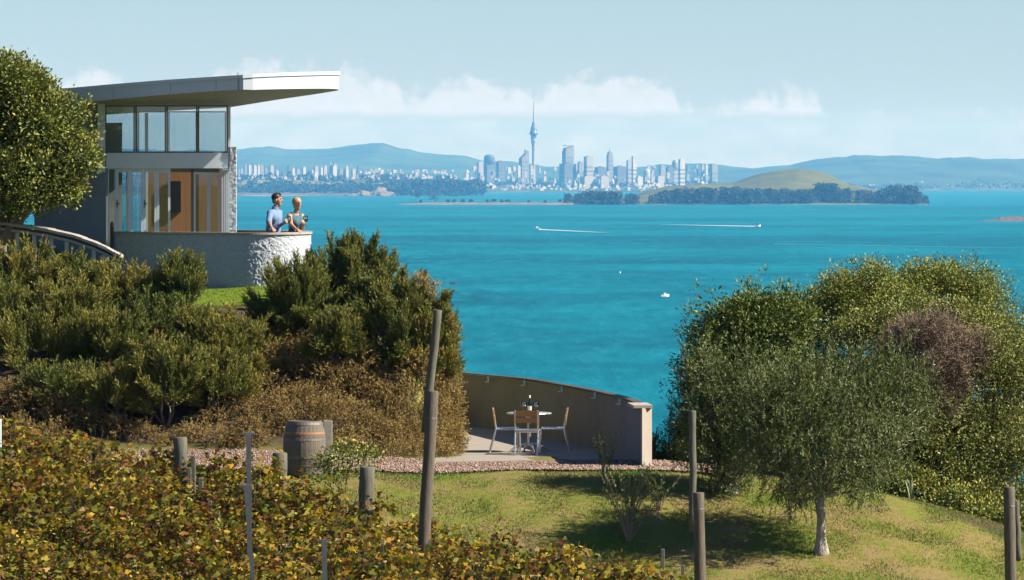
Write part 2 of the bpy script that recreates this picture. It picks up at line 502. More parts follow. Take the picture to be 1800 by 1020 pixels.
# low land the city stands on
cpx = [-700, 420, 640, 790, 830, 1250, 1400, 1680, 1690, 1800, 2500]
cdc = [13900, 13900, 13900, 14600, 17700, 17900, 19200, 20000, 20300, 20300, 20300]
chh = [50, 50, 50, 46, 32, 34, 30, 26, 26, 28, 30]
def land_h(px, d):
    dc = np.interp(px, cpx, cdc); hh = np.interp(px, cpx, chh)
    t = np.clip((d - dc) / 2300, 0, 1)
    h = hh * (t ** .55) + np.clip((d - dc) / 60, 0, 1) * 3 - 3
    return h + (fbm(px * .03, d * .002) - .5) * 16 * np.clip((d - dc) / 500, 0, 1) + np.where(d > dc, 2, -2)
pxs = np.arange(-700, 2500, 8.0); ds = np.concatenate([np.arange(13600, 18600, 90.), np.arange(18600, 22400, 220.)])
PXg, Dg = np.meshgrid(pxs, ds)
Zg = land_h(PXg, Dg)
V = np.stack([((PXg - 900) / FPX * Dg).ravel(), Dg.ravel(), Zg.ravel()], 1)
nx = len(pxs); i = np.arange((nx - 1) * (len(ds) - 1)); r_, c_ = i // (nx - 1), i % (nx - 1); a = r_ * nx + c_
solo('city_land', V, np.stack([a, a + 1, a + nx + 1, a + nx], 1), m_land, (0, 0, 0), kind='structure', smooth=True)

def foliage_blobs(cen, rad, per, size, rng):
    """many small leaf faces gathered round the given centres"""
    n = len(cen)
    cen = np.repeat(arr(cen), per, 0); rad = np.repeat(np.asarray(rad, float).reshape(n, -1) * np.ones((1, 3)), per, 0)
    dirs = rng.normal(size=cen.shape); dirs /= np.linalg.norm(dirs, axis=1)[:, None]
    dirs[:, 2] = np.where(dirs[:, 2] < -.3, -dirs[:, 2], dirs[:, 2])
    pos = cen + dirs * rad * (.55 + .45 * rng.rand(len(cen), 1) ** .5)
    return pos, dirs

def leaf_quads(pos, axis, nrm, length, width, rng, fold=.15, tint=None):
    """diamond leaves: long axis, face normal"""
    n = len(pos)
    axis = axis / (np.linalg.norm(axis, axis=1)[:, None] + 1e-9)
    side = np.cross(axis, nrm); side /= (np.linalg.norm(side, axis=1)[:, None] + 1e-9)
    nn = np.cross(side, axis)
    L = (np.asarray(length) * np.ones(n))[:, None]; Wd = (np.asarray(width) * np.ones(n))[:, None]
    v0 = pos; v2 = pos + axis * L - nn * L * fold * .6
    mid = pos + axis * L * .45
    v1 = mid + side * Wd * .5 + nn * Wd * fold; v3 = mid - side * Wd * .5 + nn * Wd * fold
    V = np.stack([v0, v1, v2, v3], 1).reshape(-1, 3)
    F = np.arange(n * 4).reshape(n, 4)
    t = rng.rand(n) if tint is None else tint
    return V, F, np.repeat(t, 4)

def rand_unit(n, rng):
    d = rng.normal(size=(n, 3)); return d / np.linalg.norm(d, axis=1)[:, None]

def far_wood(name, pts, rad, per, leaf, seed, label, cat=None):
    rng = np.random.RandomState(seed)
    pos, dirs = foliage_blobs(pts, rad, per, leaf, rng)
    V, F, t = leaf_quads(pos, rand_unit(len(pos), rng), dirs + .5 * rand_unit(len(pos), rng), leaf, leaf * .8, rng)
    return solo(name, V, F, m_ftree, (0, 0, 0), label, cat, kind='stuff', tint=t)

rng = np.random.RandomState(5)
# woods on the left peninsula and scattered through the suburbs
pts, rad = [], []
for px in np.arange(-300, 850, 1.5):
    for k in range(4):
        y = rng.uniform(328, 341) if px > 480 else rng.uniform(333, 341)
        if px > 690: y = rng.uniform(320, 339)
        d = CZ * FPX / (y - 314 + 9) * .75 + 3500 if False else rng.uniform(13960, 14500)
        r = rng.uniform(4.5, 9)
        z = CZ + (314 - y) / FPX * d - r * .4
        pts.append((PX(px + rng.uniform(-2, 2), d), d, z)); rad.append((r * 1.5, r * 1.5, r))
for k in range(620):
    px = rng.uniform(-250, 1260); dc = np.interp(px, cpx, cdc); d = dc + rng.uniform(250, 2400)
    r = rng.uniform(4, 10); pts.append((PX(px, d), d, float(land_h(np.array([px]), np.array([d]))[0]) + r * .5)); rad.append((r * 2, r * 2, r))
for k in range(150):
    px = rng.uniform(1240, 1830); d = 20350 + rng.uniform(0, 900) if px > 1640 else 19000 + rng.uniform(300, 1500)
    r = rng.uniform(8, 16) if px < 1690 else rng.uniform(12, 24); pts.append((PX(px, d), d, r * .8)); rad.append((r * 2, r * 2, r))
far_wood('suburban_trees', pts, rad, 16, 11.0, 8, 'blue-green far trees scattered between the suburb houses on the opposite shore', 'trees')
# pale fields above the left peninsula woods
def far_sheet(name, pxa, pxb, ya, yb, d0, d1, matr, label, cat, wob=1.5):
    px = np.linspace(pxa, pxb, 40)
    e = np.sin(np.linspace(0, math.pi, 40)) ** .35
    lo = np.stack([(px - 900) / FPX * d0, np.full(40, d0), CZ + (314 - (yb + ya) / 2 - (yb - ya) / 2 * e + (fbm(px * .06, px * 0) - .5) * wob) / FPX * d0], 1)
    hi = np.stack([(px - 900) / FPX * d1, np.full(40, d1), CZ + (314 - (yb + ya) / 2 + (yb - ya) / 2 * e + (fbm(px * .06, px * 0 + 4) - .5) * wob) / FPX * d1], 1)
    bk = hi.copy(); bk[:, 1] += 300; bk[:, 2] = -5
    ft = lo.copy(); ft[:, 2] = -5
    V = np.concatenate([ft, lo, hi, bk]); n = 40
    F = [[r * n + i, r * n + i + 1, (r + 1) * n + i + 1, (r + 1) * n + i] for r in range(3) for i in range(n - 1)]
    F += [[0, n, 2 * n, 3 * n], [n - 1, 4 * n - 1, 3 * n - 1, 2 * n - 1]]
    return solo(name, V, F, matr, (float(V[:, 0].mean()), d0, 0), label, kind='structure', smooth=False)
far_sheet('field', 380, 566, 316, 332, 14560, 15300, m_field, None, None)
far_sheet('field', 540, 680, 320.5, 325, 14600, 15000, m_field, None, None)
for a, b_, c_, d_ in ((612, 634, 338, 344), (622, 646, 334, 344), (640, 662, 331.5, 344), (655, 668, 336, 344), (662, 676, 328, 344), (672, 690, 335, 344)):
    far_sheet('sandy_cliff', a - 4, b_ + 4, c_ + 3, d_, 13880 + a % 7 * 8, 13940 + a % 7 * 8, m_sand, None, None, 9)
far_sheet('beach', 425, 540, 342.5, 345.0, 13830, 13870, m_sand, None, None, .6)

# ---------------------------------------------------------------- far buildings
def bmat(name, col, stripe):
    m, nt, b = mat(name)
    t = node(nt, 'ShaderNodeTexCoord'); s = node(nt, 'ShaderNodeSeparateXYZ'); nt.links.new(t.outputs['Object'], s.inputs[0])
    fr = nmath(nt, 'FRACT', nmath(nt, 'DIVIDE', s.outputs['Z'], 7.0))
    fx = nmath(nt, 'FRACT', nmath(nt, 'DIVIDE', nmath(nt, 'ADD', s.outputs['X'], s.outputs['Y']), 9.0))
    f = nmath(nt, 'MULTIPLY', nmath(nt, 'GREATER_THAN', fr, .5), nmath(nt, 'GREATER_THAN', fx, .3))
    nt.links.new(mixc(nt, nmath(nt, 'MULTIPLY', f, stripe), col, (.05, .07, .09)), b.inputs['Base Color'])
    b.inputs['Roughness'].default_value = .6
    return m
BM = {'band': simple('far_window_mat', (.08, .09, .10), .4, var=.2, scale=.1), 'white': bmat('white_block_mat', (.31, .31, .305), .35), 'cream': bmat('cream_block_mat', (.25, .24, .22), .45), 'pink': bmat('pink_block_mat', (.30, .25, .23), .35),
      'grey': bmat('grey_block_mat', (.14, .14, .14), .6), 'dark': bmat('dark_glass_block_mat', (.04, .05, .065), .4), 'mid': bmat('concrete_block_mat', (.22, .22, .22), .5)}
FARROT = .62      # the city blocks stand askew to the view
def far_block(px0, px1, ytop, d, col, label, group=None, cap='flat', name='far_building', zbase=None, rot=None, cat='building'):
    cx = PX((px0 + px1) / 2, d); w = (px1 - px0) / FPX * d
    zt = CZ + (314 - ytop) / FPX * d
    zb = max(1.0, float(land_h(np.array([(px0 + px1) / 2]), np.array([d]))[0]) - 6) if zbase is None else zbase
    rot = FARROT if rot is None else rot
    s = w / (abs(math.cos(rot)) + .6 * abs(math.sin(rot)))
    hx, hy = s / 2, s * .3
    h = zt - zb
    o = thing(name, label, cat, (cx, d, zb), group, rot)
    def pt(nm, V, F, mt): return part(nm, V, F, mt, o, local=True)
    M = BM[col]
    if cap == 'flat':
        pt('body', *box(-hx, hx, -hy, hy, 0, h - 3), M)
        pt('roof_plant', *box(-hx * .5, hx * .6, -hy * .6, hy * .5, h - 3, h), M)
    elif cap == 'plain':
        pt('body', *box(-hx, hx, -hy, hy, 0, h), M)
        pt('roof_plant', *box(-hx * .4, hx * .3, -hy * .5, hy * .5, h, h + 3.5), M)
    elif cap == 'slant':       # rises to the right
        V, F = box(-hx, hx, -hy, hy, 0, h); V[4][2] = V[7][2] = h * .80
        V2 = V.copy(); pt('body', V2, F, M)
        pt('roof_plant', *box(hx * .3, hx * .8, -hy * .4, hy * .4, h * .9, h + 6), M)
    elif cap == 'slantleft':
        V, F = box(-hx, hx, -hy, hy, 0, h); V[5][2] = V[6][2] = h - 26
        pt('body', V, F, M)
    elif cap == 'drum':
        pt('body', *box(-hx, hx, -hy, hy, 0, h - 32), M)
        pt('drum', *lathe([(s * .52, h - 32), (s * .56, h - 26), (s * .56, h - 10), (s * .42, h - 3), (s * .2, h)], sides=16), M)
    elif cap == 'crown':
        pt('body', *box(-hx, hx, -hy, hy, 0, h - 18), M)
        V, F = box(-hx * .8, hx, -hy, hy, h - 18, h); V[4][2] -= 9; V[7][2] -= 9
        pt('crown', V, F, M)
        pt('visor', *box(-hx * .85, hx * 1.0, -hy * 1.0, hy * 1.0, h + 1, h + 4), M)
    elif cap == 'peak':
        pt('body', *box(-hx, hx, -hy, hy, 0, h - 22), M)
        V, F = box(-hx * .75, hx * .75, -hy * .75, hy * .75, h - 22, h - 10); pt('crown', V, F, M)
        pt('spire', *lathe([(5, h - 10), (1.2, h - 2), (.6, h + 8)], sides=8), M)
    elif cap == 'house':
        pt('body', *box(-hx, hx, -hy, hy, 0, h * .6), M)
        V = [(-hx, -hy, h * .6), (hx, -hy, h * .6), (hx, hy, h * .6), (-hx, hy, h * .6), (-hx * .8, 0, h), (hx * .8, 0, h)]
        pt('roof', V, [[0, 1, 5, 4], [2, 3, 4, 5], [1, 2, 5], [3, 0, 4]], BM['dark'] if col != 'pink' else BM['pink'])
    if name == 'far_building' and h > 40:
        nb_ = int(h / 16); V_ = [box(-hx * 1.006, hx * 1.006, -hy * 1.006, hy * 1.006, 14 + q * 16, 14 + q * 16 + 6.5) for q in range(nb_) if 14 + q * 16 + 7 < (h * .78 if cap == 'slant' else h - 34)]
        for v_ in V_: pt('window_band', *v_, BM['band'])
    return o

# the needle tower
TD = 19500
def tz(y): return CZ + (314 - y) / FPX * TD
tw = thing('observation_tower', 'tall slender concrete observation tower with a pod and needle mast above the city', 'tower', (PX(938, TD), TD, 15))
tb = (PX(938, TD), TD, 0)
m_tow = simple('tower_concrete_mat', (.22, .22, .21), .8, var=.1, scale=.05, spec=.2)
m_towd = simple('tower_glass_mat', (.07, .08, .09), .4, var=.2, scale=.05)
part('shaft', *lathe([(11, 15), (9, 30), (6.6, 48), (6.2, tz(262)), (7, tz(256)), (9.5, tz(251)), (11, tz(247)), (10.6, tz(244))], tb), m_tow, tw, smooth=True)
part('collar', *lathe([(10.6, tz(244)), (12, tz(243.4)), (12, tz(241.8)), (10, tz(241.2))], tb), m_towd, tw)
part('pod', *lathe([(10, tz(241.2)), (11.5, tz(238.5)), (16.5, tz(236)), (17, tz(234)), (13.5, tz(232.5)), (12.6, tz(228)), (9.8, tz(223)), (6.5, tz(219.5)), (6.5, tz(216.5)), (3.6, tz(214.5))], tb), m_towd, tw, smooth=True)
part('mast', *lathe([(3.4, tz(214.5)), (3.0, tz(205)), (2.2, tz(198)), (1.7, tz(190)), (1.0, tz(180.5)), (.3, tz(179))], tb, 10), m_tow, tw)

SKY = [(838, 850, 284, 18800, 'mid', 'flat', 'cream-topped city tower left of the round-topped tower'),
 (850, 870, 272, 18900, 'dark', 'drum', 'dark city tower with a round drum top, left end of the skyline'),
 (872, 888, 284, 19300, 'dark', 'plain', 'broad dark block right beside the round-topped city tower'),
 (912, 930, 266, 18700, 'grey', 'slant', 'grey glass tower with a roof slanting up to the right, left of the needle tower'),
 (909, 915, 292, 18500, 'white', 'plain', 'narrow white tower at the foot of the slant-roofed glass tower'),
 (931, 937, 291, 18450, 'cream', 'plain', 'narrow cream tower right at the foot of the needle tower'),
 (988, 1009, 257, 18800, 'grey', 'crown', 'tallest office block, grey with a visor crown, right of the needle tower'),
 (983, 1013, 288, 18600, 'dark', 'plain', 'wide dark podium block under the visor-crowned tower'),
 (1015, 1025, 285, 18700, 'grey', 'plain', 'plain grey block right of the visor-crowned tower'),
 (1026, 1043, 274, 18600, 'mid', 'flat', 'light grey tower with bright right edge in the middle of the skyline'),
 (1045, 1066, 294, 18900, 'dark', 'plain', 'low dark slab left of the slim spired tower'),
 (1066, 1078, 263, 19000, 'grey', 'peak', 'slim dark tower with stepped top and small spire'),
 (1078, 1102, 293, 18850, 'dark', 'plain', 'low dark slab right of the slim spired tower'),
 (1101, 1110, 281, 18700, 'mid', 'flat', 'grey tower joined to the left of the white pointed tower'),
 (1110, 1119, 275, 18650, 'white', 'slantleft', 'white tower with pointed slanting top on the right of the skyline'),
 (1131, 1143, 297, 18500, 'white', 'drum', 'short white building with rounded top right of the pointed white tower'),
 (1158, 1170, 291, 18700, 'grey', 'plain', 'grey block, left half of the pair left of the bright white tower'),
 (1170, 1184, 293, 18750, 'dark', 'flat', 'dark block, right half of the pair left of the bright white tower'),
 (1181, 1193, 281, 18800, 'mid', 'drum', 'grey tower standing just behind the bright white tower'),
 (1192, 1204, 279, 18600, 'white', 'flat', 'bright white tower near the right end of the skyline'),
 (1232, 1238, 290, 18900, 'mid', 'plain', 'thin grey slab, first of the three at the right end of the city'),
 (1239, 1244, 289, 18950, 'white', 'plain', 'thin pale slab, middle of the three at the right end of the city'),
 (1247, 1262, 288, 18900, 'grey', 'flat', 'wide grey slab, last of the three at the right end of the city'),
 (1019, 1047, 309, 18200, 'cream', 'flat', 'long low cream block on the waterfront under the middle towers'),
 (1050, 1071, 309, 18200, 'mid', 'flat', 'low grey block beside the long cream waterfront block'),
 (1117, 1130, 311, 18150, 'white', 'plain', 'low bright white block below the pointed white tower'),
 (1152, 1167, 309, 18150, 'cream', 'flat', 'low cream block left of the island hill shoulder'),
 (818, 824, 300, 17900, 'white', 'plain', 'lone slim white tower on the left edge of the city'),
 (436, 442, 291, 16000, 'white', 'plain', 'first bright white apartment tower right of the roughcast pillar'),
 (452, 457, 291, 16000, 'white', 'plain', 'second bright white apartment tower right of the roughcast pillar'),
 (551, 559, 302, 15400, 'white', 'flat', 'low white apartment block in front of the suburb, right of the woman'),
 (568, 575, 293, 16000, 'cream', 'plain', 'cream apartment tower right of the low white block'),
 (583, 592, 291, 16100, 'white', 'flat', 'white apartment tower with grey sides in the left suburb'),
 (607, 612, 293, 16000, 'white', 'plain', 'rightmost slim white apartment tower of the left suburb')]
for a in SKY: far_block(a[0], a[1], a[2], a[3], a[4], a[6], 'towers of the far city', a[5])
rng = np.random.RandomState(21)
# apartment blocks of the left suburb
x = 418
while x < 640:
    w = rng.uniform(4, 9); d = rng.uniform(16200, 17200)
    far_block(x, x + w, rng.uniform(287, 303), d, rng.choice(['grey', 'mid', 'cream', 'dark', 'white', 'pink'], p=[.30, .25, .15, .15, .10, .05]), 'bluish grey apartment block in the row across the left suburb', 'apartment blocks of the left suburb', 'plain')
    x += w + rng.uniform(-1, 5)
n_low = 0
def low(n, p0, p1, y0, y1, d0, d1, hs, ws, label, group, pal, name='suburban_house'):
    for k in range(n):
        px = rng.uniform(p0, p1); yb = rng.uniform(y0, y1); w = rng.uniform(*ws); h = rng.uniform(*hs)
        d = d0 + (d1 - d0) * (y1 - yb) / (y1 - y0)
        zb = CZ + (314 - yb) / FPX * d
        c = rng.choice(['white', 'cream', 'pink', 'mid', 'grey', 'dark'], p=pal)
        far_block(px, px + w, yb - h, d, c, label, group, rng.choice(['plain', 'house', 'flat']), zbase=max(.5, zb), name=name)
low(100, 620, 830, 300, 316, 15000, 17000, (1.5, 5), (2, 8), 'small pale building in the hillside suburb left of the city', 'low buildings of the left suburb', [.35, .25, .15, .15, .05, .05])
low(40, 415, 640, 312, 317, 15300, 16100, (2, 5), (3, 8), 'small pale building below the apartment towers of the left suburb', 'low buildings below the apartment towers', [.35, .3, .15, .1, .05, .05])
low(120, 826, 1250, 300, 325, 18080, 19300, (3, 12), (3, 8), 'mid-rise block in the crowd at the feet of the city towers', 'mid-rise blocks of the city', [.10, .15, .08, .27, .25, .15], 'city_block')
low(110, 826, 1180, 326, 336, 17800, 18050, (1.5, 5), (2.5, 10), 'low pale shed along the city waterfront', 'sheds along the city waterfront', [.45, .3, .15, .1, 0, 0], 'waterfront_shed')
low(30, 1500, 1800, 318, 332, 20350, 21200, (1.5, 3.5), (3, 9), 'pale speck of a house on the far right shore', 'houses on the far right shore', [.45, .3, .15, .1, 0, 0])
low(26, 1440, 1800, 296, 318, 21500, 22600, (1.2, 2.5), (1.5, 3.5), 'pale speck of a house on the far right hillside', 'houses on the far right hillside', [.5, .3, .1, .1, 0, 0])

# ---------------------------------------------------------------- the island with its cone and the low spit
def isl_h(X, Y):
    px = X / Y * FPX + 900
    pr = np.interp(px, [980, 1005, 1090, 1130, 1180, 1240, 1290, 1312, 1340, 1370, 1400, 1430, 1450, 1470, 1490, 1530, 1580, 1622, 1640],
                   [0, 4, 7, 20, 33, 38, 40, 48, 58, 64, 68, 65, 60, 50, 38, 27, 15, 3, -3])
    depth = np.interp(px, [980, 1130, 1300, 1450, 1560, 1640], [60, 420, 800, 800, 400, 80])
    t = np.clip((Y - 9360) / depth, 0, 1); t2 = np.clip((Y - 9360 - depth) / (depth * .8), 0, 1)
    h = pr * (t * t * (3 - 2 * t)) ** .7 * (1 - t2) + 6 * np.clip((Y - 9345) / 25, 0, 1) * (pr > 0) - 4
    crater = 9 * np.exp(-(((px - 1408) / 34) ** 2 + ((Y - 10130) / 130) ** 2))
    return h + (fbm(X * .012, Y * .006) - .5) * 5 * t - crater * 0
pxs = np.arange(970, 1650, 4.0); ds = np.concatenate([np.arange(9330, 9460, 12.), np.arange(9460, 10900, 30.)])
PXg, Dg = np.meshgrid(pxs, ds); Xg = (PXg - 900) / FPX * Dg
V = np.stack([Xg.ravel(), Dg.ravel(), isl_h(Xg, Dg).ravel()], 1)
nx = len(pxs); i = np.arange((nx - 1) * (len(ds) - 1)); r_, c_ = i // (nx - 1), i % (nx - 1); a = r_ * nx + c_
m, nt, b = mat('island_grass_mat')
nt.links.new(ramp(nt, noise_node(nt, .012, 6, .65), [(.3, (.055, .070, .025)), (.5, (.090, .100, .035)), (.7, (.14, .13, .055))]), b.inputs['Base Color'])
b.inputs['Roughness'].default_value = 1; b.inputs['Specular IOR Level'].default_value = 0
solo('island', V, np.stack([a, a + 1, a + nx + 1, a + nx], 1), m, (0, 0, 0), kind='structure', smooth=True)
# spit
pxs = np.arange(700, 1012, 4.0)
Vs = []
for dd, hh in ((9300, -1.0), (9330, 1.8), (9372, 4.0), (9420, 3.6), (9460, -1.0)):
    e = np.clip((pxs - 700) / 60, 0, 1) ** .6
    Vs.append(np.stack([(pxs - 900) / FPX * dd, np.full_like(pxs, dd), np.where(hh > 0, hh * e + (fbm(pxs * .1, pxs * 0 + dd) - .5) * 1.5, hh)], 1))
V = np.concatenate(Vs); nx = len(pxs); i = np.arange((nx - 1) * 4); r_, c_ = i // (nx - 1), i % (nx - 1); a = r_ * nx + c_
m_spit = simple('spit_mat', (.14, .12, .095), .95, var=.4, scale=.03, spec=0)
solo('sand_spit', V, np.stack([a, a + 1, a + nx + 1, a + nx], 1), m_spit, (0, 0, 0), kind='structure', smooth=True)
# bush belt round the island foot
rng = np.random.RandomState(9)
pts, rad = [], []
def belt(p0, p1, yt0, yt1, d, n):
    for k in range(n):
        px = rng.uniform(p0, p1); f = (px - p0) / (p1 - p0)
        yt = yt0 + (yt1 - yt0) * f + abs(rng.normal()) * 4
        dd = d + rng.uniform(0, 60); r = rng.uniform(4, 8)
        zt = CZ + (314 - yt) / FPX * dd
        z = max(3, zt - r); 
        while z > 1:
            pts.append((PX(px, dd), dd, z)); rad.append((r * 1.25, r, r)); z -= r * 1.3
belt(996, 1018, 338, 340, 9352, 12); belt(1024, 1092, 335, 336, 9352, 40); belt(1094, 1124, 341, 341, 9352, 10)
belt(1138, 1180, 345, 331, 9362, 24); belt(1180, 1300, 331, 329, 9362, 80); belt(1300, 1440, 331, 332, 9362, 90); belt(1430, 1470, 322, 322, 9390, 24)
belt(1470, 1545, 330, 336, 9380, 36); belt(1545, 1570, 336, 326, 9365, 16); belt(1565, 1608, 325, 327, 9365, 36); belt(1606, 1628, 328, 346, 9365, 16)
far_wood('island_bush', pts, rad, 22, 4.6, 4, 'dark blue-green bush along the foot of the grassy island', 'bush')
# single trees on the spit
for k, (px, yt, w, lab) in enumerate([(733, 337, 9, 'tall dark tree at the left tip of the sand spit'), (740, 351, 5, 'little bush between the two big trees on the sand spit'), (764, 341, 20, 'broad dark tree, largest on the left of the sand spit'),
        (788, 350, 7, None), (799, 350, 7, None), (814, 349, 8, None), (828, 350, 7, None), (857, 351, 5, None), (868, 349, 9, None), (882, 350, 6, None), (893, 350, 8, None), (930, 352, 4, None), (958, 351, 5, None), (984, 350, 6, None)]):
    d = 9385; r = w / 2 / FPX * d; zt = CZ + (314 - yt) / FPX * d
    rg = np.random.RandomState(100 + k)
    o = thing('spit_tree', lab or 'small round dark tree in the row along the sand spit', 'tree', (PX(px, d), d, 2.5), 'trees on the sand spit')
    cen = [(PX(px, d) + rg.uniform(-.5, .5) * r, d + rg.uniform(-.4, .4) * r, zt - r * .7 - rg.uniform(0, max(.1, zt - 3 - r * 1.3))) for q in range(7)]
    pos, dirs = foliage_blobs(cen, [[r * .8, r * .8, r * .6]] * 7, 26, 1, rg)
    V, F, t = leaf_quads(pos, rand_unit(len(pos), rg), dirs + .4 * rand_unit(len(pos), rg), 1.9, 1.6, rg)
    part('crown', V, F, m_ftree, o, tint=t)
    part('trunk', *tube([(PX(px, d), d, 2), (PX(px, d), d, zt - r)], [.7, .4], 6), m_spit, o)
# rocky reef at the right
rg = np.random.RandomState(3)
m_rock = simple('reef_rock_mat', (.10, .075, .06), .9, var=.5, scale=.2, spec=.2)
pxs = np.arange(1706, 1900, 3.0); rows = []
for dd, k in ((5700, 0), (5725, .35), (5750, .8), (5785, 1), (5830, .7), (5870, 0)):
    hh = np.interp(pxs, [1706, 1730, 1745, 1760, 1800, 1900], [.2, .6, 2.2, 5.0, 6.5, 7])
    rows.append(np.stack([(pxs - 900) / FPX * dd, np.full_like(pxs, dd), hh * k * (.6 + .8 * fbm(pxs * .2, pxs * 0 + dd)) - .4], 1))
V = np.concatenate(rows); nx = len(pxs); i = np.arange((nx - 1) * 5); r_, c_ = i // (nx - 1), i % (nx - 1); a = r_ * nx + c_
solo('rocky_reef', V, np.stack([a, a + 1, a + nx + 1, a + nx], 1), m_rock, (0, 0, 0), kind='structure')

# ---------------------------------------------------------------- boats and wakes
m_hullw = simple('boat_white_mat', (.8, .8, .78), .3, var=.05, scale=1)
m_hulld = simple('boat_dark_mat', (.05, .055, .07), .4, var=.2, scale=1)
m_hullp = simple('boat_canopy_mat', (.55, .42, .40), .6, var=.2, scale=1)
m_foam = simple('foam_mat', (.40, .45, .47), .9, var=.2, scale=.2)
def boat(px, py, L, label, rz, hullm, cabm, open_=False):
    d = CZ * FPX / (py - 314)
    o = thing('motor_boat', label, 'boat', (PX(px, d), d, 0), 'boats on the blue water', rz)
    st = [(-.5, .36, .0), (-.2, .38, .0), (.15, .34, .02), (.38, .18, .05), (.5, .02, .10)]
    V, F = [], []
    for x, w, s in st:
        V += [(x * L, -w * L * .5, .22 * L + s * L), (x * L, -w * L * .3, -.04 * L), (x * L, w * L * .3, -.04 * L), (x * L, w * L * .5, .22 * L + s * L)]
    for i_ in range(4):
        for k in range(3): F.append([i_ * 4 + k, i_ * 4 + 4 + k, i_ * 4 + 5 + k, i_ * 4 + 1 + k])
        F.append([i_ * 4, i_ * 4 + 3, i_ * 4 + 7, i_ * 4 + 4])
    F.append([0, 1, 2, 3])
    part('hull', V, F, hullm, o, local=True)
    if not open_:
        V, F = box(-.18 * L, .2 * L, -.14 * L, .14 * L, .22 * L, .45 * L); V[5][0] -= .1 * L; V[6][0] -= .1 * L
        part('cabin', V, F, cabm, o, local=True)
        part('windscreen', *box(.1 * L, .2 * L, -.12 * L, .12 * L, .27 * L, .40 * L), m_hulld, o, local=True)
    else:
        part('console', *box(-.05 * L, .08 * L, -.08 * L, .08 * L, .2 * L, .4 * L), cabm, o, local=True)
        part('outboard_motor', *box(-.58 * L, -.5 * L, -.05 * L, .05 * L, .05 * L, .42 * L), m_hulld, o, local=True)
    return o
def wake(px0, py0, px1, py1, w0, w1, label, fm=None):
    """foam trail from the stern backwards"""
    rg = np.random.RandomState(int(px0)); n = 60; V, F = [], []
    for i_ in range(n + 1):
        f = i_ / n; px = px0 + (px1 - px0) * f; py = py0 + (py1 - py0) * f; d = CZ * FPX / (py - 314)
        w = (w0 * (1 - f) + w1 * f) * (.6 + .8 * fbm(np.array([f * 14.]), np.array([px0]))[0])
        if f > .5: w *= (1 - (f - .5) * 1.9) 
        z = .25 + .5 * (1 - f)
        V += [(PX(px, d), d - w / 2, .12), (PX(px, d), d, z), (PX(px, d), d + w / 2, .12)]
    for i_ in range(n):
        for k in (0, 1): F.append([i_ * 3 + k, i_ * 3 + 3 + k, i_ * 3 + 4 + k, i_ * 3 + 1 + k])
    d = CZ * FPX / (py0 - 314)
    solo('boat_wake', V, F, fm or m_foam, (PX(px0, d), d, 0), label, 'wake', 'foam trails behind the boats')
boat(944, 404, 7, 'white speedboat heading left at the head of the left-hand foam trail', math.pi, m_hullw, m_hullw)
wake(947, 404, 1082, 410, 34, 10, 'white foam trail running right behind the speedboat below the spit')
boat(1331, 398.5, 7, 'grey motor boat heading right below the island with a foam trail', 0, m_hullw, m_hulld)
wake(1327, 398.5, 1160, 395, 26, 8, 'white foam trail running left behind the motor boat below the island')
boat(797, 500, 3.4, 'small dark dinghy on the water right of the tall bushes', .4, m_hulld, m_hulld, True)
boat(1090, 480, 2.0, 'tiny pale buoy-sized boat alone in the middle of the bay', 1.2, m_hullw, m_hullp)
boat(1169, 521.5, 3.6, 'small white open fishing boat nearest to the right-hand shrubs', .3, m_hullw, m_hullp)
m_sl = simple('slick_mat', (.02, .16, .19), .5, var=.1, scale=.05)
for (a0, b0, a1, b1, w, lab) in ((1360, 430, 1830, 437, 22, 'long pale ripple line across the right side of the bay'),):
    wake(a0, b0, a1, b1, w * .4, w, lab, m_sl)

# ---------------------------------------------------------------- haze
m = bpy.data.materials.new('haze_mat'); m.use_nodes = True
nt = m.node_tree; nt.nodes.remove(nt.nodes['Principled BSDF'])
pv = nt.nodes.new('ShaderNodeVolumePrincipled')
pv.inputs['Color'].default_value = (.12, .47, 1.0, 1)
pv.inputs['Absorption Color'].default_value = (1, 1, 1, 1)
pv.inputs['Density'].default_value = 4.3e-5
pv.inputs['Anisotropy'].default_value = 0.0
nt.links.new(pv.outputs[0], nt.nodes['Material Output'].inputs['Volume'])
solo('haze', *box(-15000, 15000, -400, 30200, -56, 380), m, (0, 0, 0), kind='stuff', label='blue haze in the air over the bay and the far city')
# ================================================================ HOUSE AND TERRACE
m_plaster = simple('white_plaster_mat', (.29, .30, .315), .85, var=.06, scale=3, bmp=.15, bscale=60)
m_rough = simple('roughcast_mat', (.325, .35, .385), .92, var=.10, scale=9, bmp=.6, bscale=70, bdist=.02)  # bluish base: the cool tone of skylit shade is put into the colour
m_white = simple('white_paint_mat', (.62, .69, .75), .45, var=.04, scale=3)  # white paint with the blue of skylit shade put into its colour
m_fascia = simple('roof_fascia_mat', (.40, .455, .505), .5, var=.05, scale=1.5)  # white fascia tinted blue, its skylit shade painted into the base
m_flash = simple('roof_flashing_mat', (.30, .31, .32), .4, metal=.3, var=.1, scale=2)
m_soffit = simple('soffit_board_mat', (.37, .30, .26), .6, var=.12, scale=2, sx=(.3, 6, 1))
m_alu = simple('bronze_aluminium_mat', (.15, .135, .105), .45, metal=.2, var=.1, scale=4)
m_timb = simple('interior_timber_mat', (.30, .155, .07), .5, var=.18, scale=3, sx=(6, 6, .6))
m_oak = simple('orange_timber_mat', (.50, .24, .06), .5, var=.2, scale=3, sx=(8, 8, .6))
m_capw = simple('weathered_cap_mat', (.27, .24, .21), .8, var=.25, scale=5, sx=(1, 6, 6), bmp=.3)
m_dark = simple('dark_timber_mat', (.06, .045, .035), .7, var=.3, scale=5)
m_conc = simple('concrete_mat', (.15, .143, .136), .9, var=.14, scale=2.2, bmp=.25, bscale=35)
